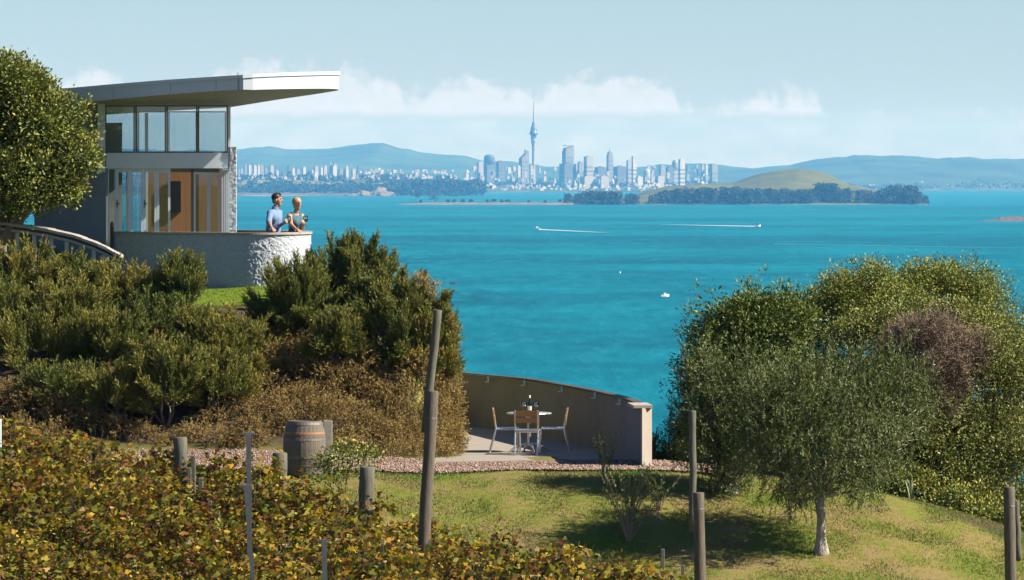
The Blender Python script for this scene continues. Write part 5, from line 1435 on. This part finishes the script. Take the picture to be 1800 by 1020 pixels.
# rose bush
rng = np.random.RandomState(341); h = gbase(612, 79.6); d = 79.6
lob = [plobe(610, 800, d, 40, 40, 26), plobe(585, 830, d, 30, 30, 26), plobe(640, 815, d, 26, 30, 26), plobe(565, 815, d, 18, 20, 14), plobe(660, 800, d, 14, 16, 12)]
o = plant('rose_bush', 'leafy rose bush with a few pale yellow blooms right of the barrel', 'bush', h, lob, broad(lob, 190, rng, 8, .06, .055, .034, inner=.3, tint0=.1), m_rsh, m_vwood, rng, None, .014, 3)
m_rose = simple('yellow_rose_mat', (.72, .66, .22), .6, var=.12, scale=20)
for (px, py, r) in ((622, 776, .055), (608, 771, .03), (660, 785, .03), (604, 789, .025)):
    c = np.array(P(px, py, d - .25)); V, F = [], []
    for q in range(3):
        for k in range(6):
            a = k * math.pi / 3 + q * .5; rr = r * (1 - q * .27); zt = r * (.25 + q * .28); n0 = len(V)
            V += [c + [rr * .15 * math.cos(a), rr * .15 * math.sin(a), -.02], c + [rr * math.cos(a - .55), rr * math.sin(a - .55), zt * .6], c + [rr * 1.05 * math.cos(a), rr * 1.05 * math.sin(a), zt], c + [rr * math.cos(a + .55), rr * math.sin(a + .55), zt * .6]]
            F.append([n0, n0 + 1, n0 + 2, n0 + 3])
    part('rose_bloom', V, F, m_rose, o)

# ---- grapevines in rows
def vine_mesh(seed):
    rng = np.random.RandomState(seed); n = 900
    x = rng.uniform(-.66, .66, n); y = rng.normal(size=n) * .19; z = .42 + .98 * rng.beta(1.7, 1.5, n) + .12 * np.sin(x * 5 + seed)
    hi = rng.rand(n) < .05; z = np.where(hi, z + rng.uniform(.1, .3, n), z)
    pos = np.stack([x, y, z], 1)
    out = norm(np.stack([.35 * rng.normal(size=n), np.sign(y) * .8 + .5 * rng.normal(size=n), .55 + .5 * rng.normal(size=n)], 1))
    ax = norm(np.cross(out, rand_unit(n, rng))); ax[:, 2] -= .45; ax = norm(ax)
    sd = norm(np.cross(ax, out)); nn = np.cross(sd, ax)
    s = .044 * rng.uniform(.6, 1.4, n)
    prof = [(0, -.05), (.62, -.42), (.95, .12), (.55, .40), (.50, .95), (0, 1.25), (-.50, .95), (-.55, .40), (-.95, .12), (-.62, -.42)]
    V = np.stack([pos + sd * (a * s)[:, None] + ax * ((b_ - .2) * s)[:, None] + nn * ((-.32 * abs(a) + .10 * b_ + rng.uniform(-.12, .12, n)) * s)[:, None] for a, b_ in prof], 1)
    F = np.arange(n * 10).reshape(n, 10)
    patch = fbm(x * 1.4 + seed * 3, z * 1.8, y, 2)
    t = np.clip(rng.beta(1.3, 1.2, n) * .9 + (patch - .5) * .7 + .03, 0, 1)
    fol = new_mesh('foliage', V.reshape(-1, 3), F, m_vine, tint=np.repeat(t, 10))
    tb = [tube([(0, 0, -.15), (.03, .02, .25), (-.02, 0, .55), (0, 0, .72)], [.035, .028, .026, .022], 6), tube([(0, 0, .7), (.35, 0, .74), (.66, 0, .72)], [.018, .014, .01], 5), tube([(0, 0, .7), (-.35, 0, .73), (-.66, 0, .72)], [.018, .014, .01], 5)]
    for k in range(8):
        a = rng.uniform(-.6, .6); tb.append(tube([(a, 0, .72), (a + rng.normal() * .05, rng.normal() * .08, 1.05), (a + rng.normal() * .1, rng.normal() * .14, 1.35 + rng.rand() * .2)], [.006, .005, .003], 4))
    V, F = join(*tb)
    return fol, new_mesh('trunk', V, F, m_vwood)
VM = [vine_mesh(400 + k) for k in range(6)]
rng = np.random.RandomState(71)
u = np.array([.80, -.59]); nrm_ = np.array([-.59, -.80]); A0 = np.array([-3.3, 76.2])
rowname = ['yellowing grapevine in the back row, nearest the lawn', 'yellowing grapevine in the second row from the lawn', 'rusty-leaved grapevine in the third row from the lawn', 'grapevine in the fourth row from the lawn'] + ['autumn grapevine in the front rows at the bottom left'] * 4
rowgrp = ['back vine row', 'second vine row', 'third vine row', 'fourth vine row'] + ['front vine rows'] * 4
nv = 0
for r in range(8):
    for q in range(-9, 14):
        c = A0 + nrm_ * (r * 1.45) + u * (q * 1.12 + rng.uniform(-.12, .12) + .3 * (r % 2))
        x, y = c; z = gz(x, y)
        px = x / y * FPX + 900; ptop = 314 - (z + 1.45 - CZ) / y * FPX
        if px < -130 or px > 1930 or ptop > 1075: continue
        if x > np.interp(y, [60, 72, 76.5, 90], [1.6, 2.3, -2.9, -2.9]) + .3 and r == 0: continue
        if px > 1210: continue
        if r == 0 and 355 < px < 425: continue
        o = thing('grape_vine', rowname[r], 'grapevine', (x, y, z), rowgrp[r], math.atan2(u[1], u[0]) + rng.uniform(-.1, .1) + (math.pi if rng.rand() < .5 else 0))
        sc_ = rng.uniform(.88, 1.06); o.scale = (1, rng.uniform(.9, 1.25), sc_ * (1.02 if px > 900 else .97 if px > 420 else .86))
        f_, t_ = VM[rng.randint(len(VM))]
        link('foliage', f_, o); link('trunk', t_, o); nv += 1
print('vines', nv)

# ---- grass on the lawn and the terrace strip
def grass(name, n, x0, x1, y0, y1, keep, hgt, mt, label, seed, clump=1.0):
    rng = np.random.RandomState(seed)
    x = rng.uniform(x0, x1, n); y = rng.uniform(y0, y1, n); k = keep(x, y, rng); x, y = x[k], y[k]; n = len(x)
    dens = fbm(x * .9, y * .9, 0, 3)
    h = hgt * rng.uniform(.45, 1.2, n) * (.6 + .8 * dens)
    pos = np.stack([x, y, gzv(x, y) - .012], 1)
    ax = norm(np.stack([.55 * rng.normal(size=n), .55 * rng.normal(size=n), np.ones(n)], 1))
    V, F = tri_needles(pos, ax, h, .016 * rng.uniform(.7, 1.3, n), rng)
    t = np.clip((dens - .5) * 2.2 + .5 + rng.uniform(-.3, .3, n), 0, 1)
    return solo(name, V, F, mt, ((x0 + x1) / 2, (y0 + y1) / 2, CZ - 5), label, 'grass', kind='stuff', tint=np.repeat(t, 3))
m_gr = leafmat('lawn_blade_mat', [(0, (0.216, 0.182, 0.088)), (.35, (0.167, 0.169, 0.058)), (.6, (0.118, 0.176, 0.036)), (1, (0.149, 0.233, 0.036))], .3, .7, .15, 0)
m_grl = leafmat('lush_blade_mat', [(0, (.075, .12, .012)), (1, (.14, .19, .02))], .35, .7, .15, 0)
grass('lawn_grass', 150000, -6, 10, 75.8, 83, lambda x, y, r: (y < path_lo(x) + .05 + .25 * fbm(x * 2, y * 2)) | (x > 3.6), .055, m_gr, 'short green and straw-coloured lawn grass sloping below the gravel path', 81)
grass('terrace_grass', 30000, -11, -3.2, 91.2, 97.5, lambda x, y, r: (y > 91.3) & ~((x > PX(190, 95)) & (y > 94.2 - .0 * x)), .05, m_grl, 'bright green grass strip at the foot of the terrace wall', 82)
grass('path_edge_grass', 2200, -1.9, -.7, 85.4, 88.2, lambda x, y, r: (fbm(x * 2, y * 2) > .5), .07, m_grl, 'small green grass tufts at the corner of the patio', 83)
# ================================================================ POSTS AND STAKES
m_post = simple('grey_post_mat', (.085, .072, .055), .95, var=.45, scale=9, sx=(4, 4, .5), bmp=.5, bscale=30)
m_postg = simple('greenish_post_mat', (.085, .083, .062), .95, var=.4, scale=8, sx=(4, 4, .6), bmp=.5, bscale=30)
m_steel = simple('galvanised_stake_mat', (.12, .13, .15), .5, metal=.6, var=.2, scale=12)
def log(px0, y0, px1, y1, d0, d1, r0, r1, seed):
    """round timber from top pixel to bottom pixel, slightly irregular, with a chamfered top"""
    rg = np.random.RandomState(seed); a, b_ = np.array(P(px0, y0, d0)), np.array(P(px1, y1, d1))
    pts = [a, a + (b_ - a) * .006] + [a + (b_ - a) * t + np.append(rg.normal(size=2) * .004, 0) for t in (.15, .3, .5, .7, .85, 1)]
    rr = [r0 * .90, r0] + [(r0 + (r1 - r0) * t) * rg.uniform(.96, 1.04) for t in (.15, .3, .5, .7, .85, 1)]
    return tube(pts, rr, 14)
def down_to_ground(px, d, extra=.12): return 314 - (gz(PX(px, d), d) - extra - CZ) / d * FPX
def net_post(lab, ext, st, seed):
    """a stout strainer post with a thin extension pole fixed to its side"""
    (ex0, ey0, ex1, ey1, er, ed), (sx0, sy0, sx1, sr, sd) = ext, st
    yb = down_to_ground(sx1, sd); b_ = P(sx1, yb, sd)
    o = thing('vineyard_post', lab, 'post', tuple(b_), 'tall posts of the vineyard')
    part('strainer_post', *log(sx0, sy0, sx1, yb, sd, sd, sr, sr * 1.04, seed), m_post, o, smooth=True)
    part('extension_pole', *log(ex0, ey0, ex1, ey1, ed, ed, er, er * 1.05, seed + 1), m_postg, o, smooth=True)
    k = sd / FPX; px = sx0 + (sx1 - sx0) * .12; y = sy0 + (yb - sy0) * .12; c = P(px, y, sd)
    part('wire_tie', *lathe([(sr * 1.06, -.006), (sr * 1.09, 0), (sr * 1.06, .006)], tuple(c), 14, False), m_steel, o)
    return o
net_post('leaning grey post with a long pole lashed to it, in front of the bushes', (770, 545, 747, 760, .064, 74.6), (760.5, 687, 738, .092, 74.3), 501)
net_post('grey post with a tall thin pole behind it, left of the olive tree', (1217.5, 722, 1217, 935, .056, 77.6), (1228, 866, 1231, .086, 75.2), 503)
net_post('dark paired post at the right edge of the lawn', (1786, 880, 1790, 985, .05, 76.4), (1774, 856, 1779, .088, 76.0), 505)
def solo_post(px, y0, w, d, lab, mt, seed, lean=0):
    yb = down_to_ground(px, d); r = w / 2 / FPX * d; b_ = P(px + lean, yb, d)
    V, F = log(px, y0, px + lean, yb, d, d, r, r * 1.05, seed)
    solo('row_end_post', V, F, mt, tuple(b_), lab, 'post', 'short posts at the vine row ends', smooth=True)
solo_post(317, 769, 24, 77.6, 'short round greenish post, leftmost of the three row-end posts', m_postg, 511)
solo_post(492, 796, 26, 77.4, 'short round greenish post in front of the barrel', m_postg, 512)
solo_post(646, 821, 27, 76.4, 'short round post with wire wraps below the rose bush', m_postg, 513, -6)
def square_stake(px, y0, w, d, lab, grp='small square stakes in the vines', y1=None):
    yb = y1 or down_to_ground(px, d); k = d / FPX; x = PX(px, d); z1, z0 = PZ(y0, d), PZ(yb, d); h = w / 2 * k
    V, F = bbox_bev(x - h, x + h, d - h, d + h, z0, z1, h * .25)
    solo('vine_stake', V, F, m_postg, (x, d, z0), lab, 'stake', grp)
for px, y0, w, d, lab in ((339, 801, 8, 76.6, 'thin square stake just right of the leftmost row-end post'), (332, 822, 7, 76.1, 'lower square stake touching the leftmost row-end post'), (352, 840, 9, 75.6, 'square stake standing forward of the leftmost row-end post'),
                          (368, 880, 8, 75.0, 'pale square stake in the gap between the vine rows'), (382, 898, 8, 74.8, 'lowest square stake in the gap between the vine rows'), (1165, 965, 7, 73.6, 'thin dark stake left of the post by the olive'), (1201, 993, 6, 73.2, 'short stake at the bottom edge left of the post by the olive')):
    square_stake(px, y0, w, d, lab)
def tee_stake(px0, y0, px1, d, lab, w=8):
    """folded steel stake with a cross bar at its head"""
    yb = max(1030, down_to_ground(px1, d)); k = d / FPX; a, b_ = np.array(P(px0, y0, d)), np.array(P(px1, yb, d))
    h = w / 2 * k; ax = (b_ - a); V, F = [], []
    for p in (a, b_):
        for ox, oy in ((-h, -h * .8), (h, -h * .8), (h, -h * .5), (h * .25, -h * .5), (h * .25, h), (-h * .25, h), (-h * .25, -h * .5), (-h, -h * .5)): V.append(p + [ox, oy, 0])
    for i in range(8): j = (i + 1) % 8; F.append([i, j, 8 + j, 8 + i])
    F += [list(range(8)), list(range(15, 7, -1))]
    o = thing('steel_stake', lab, 'stake', tuple(b_), 'steel stakes in the vine rows')
    part('stake', V, F, m_steel, o)
    c = np.array(P(px0, y0, d)); V, F = bbox_bev(-11 * k, 11 * k, -.02, .02, -.008, .022, .004); part('cross_bar', V + c, F, m_steel, o)
tee_stake(437, 763, 440, 72.0, 'tall upright steel stake left of the barrel', 8.5)
tee_stake(432, 855, 457, 70.6, 'slanting steel stake crossing the tall upright one', 7)
tee_stake(570, 951, 574, 69.6, 'short steel stake at the bottom edge below the barrel', 9)
V, F = bbox_bev(-.05, .03, -.02, .02, -.6, 0, .006); c = np.array(P(-1, 737, 78.5))
solo('marker_post', V + c, F, m_white, tuple(c - [0, 0, .6]), 'white marker post at the left edge of the picture', 'post')

# ================================================================ PEOPLE
def sdf_mesh(prims, vox, k=.02):
    """one continuous skin round tapered limbs (a, b, ra, rb[, k]) and ellipsoids ('e', c, r)"""
    lo, hi = np.full(3, 1e9), np.full(3, -1e9)
    for p in prims:
        if isinstance(p[0], str): a = b_ = np.array(p[1], float); r = max(p[2])
        else: a, b_ = np.array(p[0], float), np.array(p[1], float); r = max(p[2], p[3])
        lo = np.minimum(lo, np.minimum(a, b_) - r); hi = np.maximum(hi, np.maximum(a, b_) + r)
    lo -= vox * 3; hi += vox * 3
    n = np.ceil((hi - lo) / vox).astype(int) + 1
    ax = [lo[i] + np.arange(n[i]) * vox for i in range(3)]
    f = np.full(n, 1.0, np.float32)
    for p in prims:
        if isinstance(p[0], str): a = b_ = np.array(p[1], float); r = max(p[2])
        else: a, b_ = np.array(p[0], float), np.array(p[1], float); r = max(p[2], p[3])
        kk = p[4] if (not isinstance(p[0], str) and len(p) > 4) else (p[3] if isinstance(p[0], str) and len(p) > 3 else k)
        s = [slice(max(0, int((min(a[i], b_[i]) - r - 2.5 * kk - vox * 2 - lo[i]) / vox)), min(n[i], int((max(a[i], b_[i]) + r + 2.5 * kk + vox * 2 - lo[i]) / vox) + 2)) for i in range(3)]
        X, Y, Z = np.meshgrid(ax[0][s[0]], ax[1][s[1]], ax[2][s[2]], indexing='ij')
        if isinstance(p[0], str):
            q = np.sqrt(((X - a[0]) / p[2][0]) ** 2 + ((Y - a[1]) / p[2][1]) ** 2 + ((Z - a[2]) / p[2][2]) ** 2); g = (q - 1) * min(p[2])
        else:
            ab = b_ - a; t = np.clip(((X - a[0]) * ab[0] + (Y - a[1]) * ab[1] + (Z - a[2]) * ab[2]) / (ab @ ab + 1e-12), 0, 1)
            g = np.sqrt((X - a[0] - ab[0] * t) ** 2 + (Y - a[1] - ab[1] * t) ** 2 + (Z - a[2] - ab[2] * t) ** 2) - (p[2] + (p[3] - p[2]) * t)
        o_ = f[s[0], s[1], s[2]]; h = np.clip(.5 + .5 * (o_ - g) / kk, 0, 1)
        f[s[0], s[1], s[2]] = o_ * (1 - h) + g * h - kk * h * (1 - h)
    c = [f[i:n[0] - 1 + i, j:n[1] - 1 + j, l:n[2] - 1 + l] for i in (0, 1) for j in (0, 1) for l in (0, 1)]
    ins = np.stack([q < 0 for q in c], -1); mixed = ins.any(-1) & ~ins.all(-1)
    idx = np.full(mixed.shape, -1); idx[mixed] = np.arange(mixed.sum())
    cor = np.array([(i, j, l) for i in (0, 1) for j in (0, 1) for l in (0, 1)], float); vals = np.stack([q[mixed] for q in c], -1)
    acc = np.zeros((len(vals), 3)); cnt = np.zeros(len(vals))
    for i in range(8):
        for j in range(i + 1, 8):
            if abs(cor[i] - cor[j]).sum() != 1: continue
            m_ = (vals[:, i] < 0) != (vals[:, j] < 0); t = vals[:, i] / (vals[:, i] - vals[:, j] + 1e-12)
            acc[m_] += (cor[i] + (cor[j] - cor[i]) * t[:, None])[m_]; cnt += m_
    V = lo + (np.argwhere(mixed) + acc / cnt[:, None]) * vox
    F = []
    for a in range(3):
        b1, c1 = (a + 1) % 3, (a + 2) % 3
        s0 = [slice(1, n[i] - 1) for i in range(3)]; s1 = list(s0); s1[a] = slice(2, n[a])
        A_, B_ = f[tuple(s0)] < 0, f[tuple(s1)] < 0
        w = np.argwhere(A_ != B_) + 1
        if not len(w): continue
        up = f[tuple(w.T)] < 0; e1, e2 = np.eye(3, dtype=int)[b1], np.eye(3, dtype=int)[c1]
        q = np.stack([idx[tuple((w - e1 - e2).T)], idx[tuple((w - e2).T)], idx[tuple(w.T)], idx[tuple((w - e1).T)]], 1)
        q[~up] = q[~up][:, ::-1]; F.append(q[(q >= 0).all(1)])
    return V, np.concatenate(F)

def frame(yaw):
    f = np.array([math.cos(yaw), math.sin(yaw), 0]); l = np.array([-f[1], f[0], 0])     # forward, left
    return lambda fw, lf, z: f * fw + l * lf + np.array([0, 0, z])
def hand(wrist, dirv, palm_n, side, curl, s=1.0):
    """palm, four unequal curled fingers and a thumb from the palm's side; returns limb primitives"""
    d = np.array(dirv, float); d /= np.linalg.norm(d); nn = np.array(palm_n, float); nn -= d * (nn @ d); nn /= np.linalg.norm(nn); w = np.cross(nn, d) * side
    out = [(wrist, wrist + d * .05 * s, .025 * s, .030 * s, .012), (wrist + d * .03 * s - w * .018 * s, wrist + d * .085 * s - w * .022 * s, .017 * s, .014 * s, .01), (wrist + d * .03 * s + w * .016 * s, wrist + d * .088 * s + w * .02 * s, .017 * s, .014 * s, .01)]
    for q, (o, l) in enumerate(((-.030, .062), (-.010, .076), (.010, .080), (.029, .072))):
        p = wrist + d * .088 * s + w * o * s; dd = d.copy()
        for j, fr in enumerate((.45, .32, .23)):
            ang = curl * (.7 + .5 * j); dd2 = dd * math.cos(ang) + nn * math.sin(ang); e = p + dd2 * l * fr * s
            out.append((p, e, .0095 * s, .0085 * s, .004)); p = e; nn2 = nn * math.cos(ang) - dd * math.sin(ang); dd = dd2; 
    p = wrist + d * .03 * s + w * .03 * s; e = p + (d * .6 + w * .6 + nn * .5) * .04 * s; e2 = e + (d * .8 + nn * .6) * .032 * s
    out += [(p, e, .0135 * s, .011 * s, .006), (e, e2, .011 * s, .009 * s, .004)]
    return out
m_skin = simple('skin_mat', (.32, .18, .12), .55, var=.06, scale=12)
m_hairb = simple('dark_hair_mat', (.022, .015, .011), .5, var=.3, scale=40, bmp=.4, bscale=90)
m_hairy = simple('blonde_hair_mat', (.28, .20, .11), .5, var=.25, scale=40, bmp=.4, bscale=90)
m_shirt = simple('pale_blue_shirt_mat', (.12, .18, .30), .85, var=.12, scale=14, bmp=.3, bscale=20)
m_jean = simple('navy_trousers_mat', (.03, .04, .07), .85, var=.2, scale=14)
m_topt = simple('teal_top_mat', (.03, .085, .11), .8, var=.35, scale=22, bmp=.3, bscale=20)
m_skirt = simple('dark_skirt_mat', (.025, .045, .06), .8, var=.2, scale=14)
m_eye = simple('eye_mat', (.03, .02, .015), .3, var=.1)
m_lip = simple('lip_mat', (.38, .12, .10), .5, var=.1)

def person(label, px, d, H, yaw, head_yaw, female, rail_hand, glass_at, lean):
    """standing at the parapet, one hand on the capping, the other holding a glass"""
    x0, y0, z0 = PX(px, d), d, ZFL + .003
    B = np.array([x0, y0, z0]); T = frame(yaw); s = H / 1.80
    def L_(fw, lf, z): return B + T(fw * s, lf * s, z * s)
    sw, hw = (.165, .10) if female else (.205, .105)
    fw_ = lean
    hip = [L_(0, sd * hw * .85, .93) for sd in (1, -1)]; knee = [L_(.03, sd * hw, .50) for sd in (1, -1)]; ank = [L_(-.01, sd * hw * 1.05, .08) for sd in (1, -1)]
    pel, wst, chest, nb, nt_ = L_(0, 0, .96), L_(fw_ * .35, 0, 1.10), L_(fw_ * .8, 0, 1.32), L_(fw_, 0, 1.49), L_(fw_ + .035, 0, 1.575)
    sh = [L_(fw_ * .95, sd * sw, 1.435) for sd in (1, -1)]          # left, right
    Hh = frame(head_yaw); hc = nt_ + Hh(.02 * s, 0, .115 * s)
    # arms: 0 = left, 1 = right of the figure
    wr = [None, None]; rail_i = 1; glass_i = 0
    wr[rail_i] = np.array(rail_hand, float); wr[glass_i] = np.array(glass_at, float)
    up, lo_ = .285 * s, .262 * s
    prims, hands, el = [], [], [None, None]
    for i in (0, 1):
        v = wr[i] - sh[i]; D = np.linalg.norm(v); D_ = min(D, (up + lo_) * .985); wr[i] = sh[i] + v / D * D_
        a = (up * up - lo_ * lo_ + D_ * D_) / (2 * D_); h = math.sqrt(max(up * up - a * a, 1e-6)); dn = v / D
        hint = T(-.8, (.5 if i == 0 else -.5), -.7); hint = hint - dn * (hint @ dn); hint /= np.linalg.norm(hint)
        el[i] = sh[i] + dn * a + hint * h
    tr = .115 if female else .135
    body = [(pel, wst, (.125 if female else .13) * s, (.105 if female else .12) * s, .05), (wst, chest, (.10 if female else .12) * s, tr * s, .06),
            (L_(fw_ * .85, sw * .55, 1.36), L_(fw_ * .85, -sw * .55, 1.36), .095 * s, .095 * s, .05), (sh[0], sh[1], .055 * s, .055 * s, .04), (hip[0], hip[1], .11 * s, .11 * s, .05), (nb, nt_, .056 * s, .052 * s, .03)]
    if female: body += [('e', L_(fw_ * .85 + .085, .07, 1.30), (.06, .06, .06), .04), ('e', L_(fw_ * .85 + .085, -.07, 1.30), (.06, .06, .06), .04)]
    legs = []
    for i in (0, 1): legs += [(hip[i], knee[i], .085 * s, .055 * s, .03), (knee[i], ank[i], .056 * s, .036 * s, .02), (ank[i], ank[i] + T(.15 * s, 0, -.045 * s), .04 * s, .028 * s, .02), (ank[i], ank[i] + T(-.04 * s, 0, -.04 * s), .038 * s, .03 * s, .02)]
    arms = []
    for i in (0, 1): arms += [(sh[i], el[i], .050 * s, .040 * s, .02), (el[i], wr[i], .040 * s, .026 * s, .015)]
    def HP(fw, lf, z): return hc + Hh(fw * s, lf * s, z * s)
    head = [('e', HP(-.012, 0, .03), (.088 * s, .076 * s, .098 * s), .02), (HP(.03, 0, -.02), HP(.045, 0, -.085), .058 * s, .036 * s, .03), ('e', HP(.075, 0, .035), (.02, .045, .012), .015),
            (HP(.085, 0, .015), HP(.108, 0, -.022), .008 * s, .014 * s, .012), (HP(.078, .012, -.052), HP(.078, -.012, -.052), .010, .010, .01), (HP(-.005, .078, .005), HP(-.008, .080, -.03), .012, .009, .008), (HP(-.005, -.078, .005), HP(-.008, -.080, -.03), .012, .009, .008)]
    hd = hand(wr[rail_i], (wr[rail_i] - el[rail_i]) * [1, 1, .25] + np.array([.05, -.05, -.02]), (0, 0, -1), 1, .30) + hand(wr[glass_i], (wr[glass_i] - el[glass_i]), T(0, -1, 0), 1, .75)
    o = thing('person', label, 'person', (x0, y0, z0), 'couple on the terrace')
    V, F = sdf_mesh(body + legs + arms + head + hd, .0075)
    bd = part('body', V, F, m_skin, o, smooth=True)
    # clothes
    g = .014
    if female:
        top = [(a, b_, ra + g, rb + g, k_) for a, b_, ra, rb, k_ in body[:3]] + [('e', p[1], (.072, .072, .072), .04) for p in body if isinstance(p[0], str)] + [(L_(fw_ * .9, sw * .72, 1.40), L_(fw_ * .9, -sw * .72, 1.40), .058, .058, .03)] + [(L_(fw_ * .9, sd * sw * .58, 1.38), L_(fw_ * .95, sd * sw * .58, 1.465), .056, .054, .02) for sd in (1, -1)]
        V, F = sdf_mesh(top, .009); part('top', V, F, m_topt, o, smooth=True)
        sk = [(pel + T(0, 0, .06), L_(.02, .05, .52), .14 * s, .15 * s, .05), (pel + T(0, 0, .06), L_(.02, -.05, .52), .14 * s, .15 * s, .05)]
        V, F = sdf_mesh(sk, .012); part('skirt', V, F, m_skirt, o, smooth=True)
        hr = [('e', HP(-.022, 0, .052), (.098 * s, .088 * s, .090 * s), .02), ('e', HP(-.115, 0, .03), (.042, .040, .042), .02), (HP(-.05, 0, -.01), HP(-.06, 0, -.05), .07, .045, .02)]
        cut = lambda V: (V - HP(.052, 0, 0)) @ Hh(1, 0, -.45)
        mh = m_hairy
    else:
        sl = []
        for i in (0, 1): e2 = el[i] + (wr[i] - el[i]) * .12; sl += [(sh[i], el[i], .062 * s, .056 * s, .02), (el[i], e2, .056 * s, .054 * s, .02)]
        top = [(a, b_, ra + g, rb + g, k_) for a, b_, ra, rb, k_ in body[:4]] + sl + [(nb - T(0, 0, .02), nb + T(.01, 0, .035), .074, .066, .02), (pel, L_(0, 0, .90), .145, .15, .03)]
        V, F = sdf_mesh(top, .009); part('shirt', V, F, m_shirt, o, smooth=True)
        tro = [(a, b_, ra + .02, rb + .022, k_) for a, b_, ra, rb, k_ in [legs[0], legs[1], legs[4], legs[5]]] + [(hip[0], hip[1], .125 * s, .125 * s, .05)]
        V, F = sdf_mesh(tro, .012); part('trousers', V, F, m_jean, o, smooth=True)
        hr = [('e', HP(-.024, 0, .058), (.096 * s, .084 * s, .085 * s), .02), (HP(.0, .02, .118), HP(.06, -.01, .112), .032, .022, .02), (HP(-.05, 0, .01), HP(-.062, 0, -.03), .060, .040, .02)]
        cut = lambda V: (V - HP(.058, 0, 0)) @ Hh(1, 0, -.6)
        mh = m_hairb
    V, F = sdf_mesh(hr, .0075)
    keep = cut(V) < .0; F = F[keep[F].all(1)]
    part('hair', V, F, mh, o, smooth=True)
    for sd in (1, -1):
        V, F = lathe([(.002, -.006), (.009, -.003), (.009, .003), (.002, .006)], tuple(HP(.083, sd * .030, .018)), 8); part('eye', V, F, m_eye, o)
    V, F = tube([HP(.086, .02, -.055), HP(.092, 0, -.053), HP(.086, -.02, -.055)], [.003, .006, .003], 6); part('lips', V, F, m_lip, o)
    return wr[glass_i], T
def cap_at(px, dz=.05):
    i = 6 + int(np.argmin(np.abs(TW[6:62, 0] / TW[6:62, 1] * FPX + 900 - px))); q = offset(TW, -.08)[i]
    return np.array([q[0], q[1], ZR + .045 + dz])
gl, T = person('man in a blue shirt with rolled sleeves on the terrace, holding a glass', 479, 94.22, 1.76, R(-22), R(-12), False, cap_at(481), np.array(P(501, 391, 94.05)), .05)
wine_glass(tuple(gl + np.array([.07, -.01, -.10])), 'wine glass in the hand of the man in the blue shirt', .125, 'wine glasses')
gl, T = person('blonde woman in a sleeveless teal top on the terrace, holding a glass of red wine', 517, 94.55, 1.68, R(-48), R(-52), True, cap_at(527), np.array(P(534, 393, 94.25)), .05)
wine_glass(tuple(gl + np.array([.035, -.05, -.07])), 'glass of red wine in the hand of the blonde woman', .142, 'wine glasses')
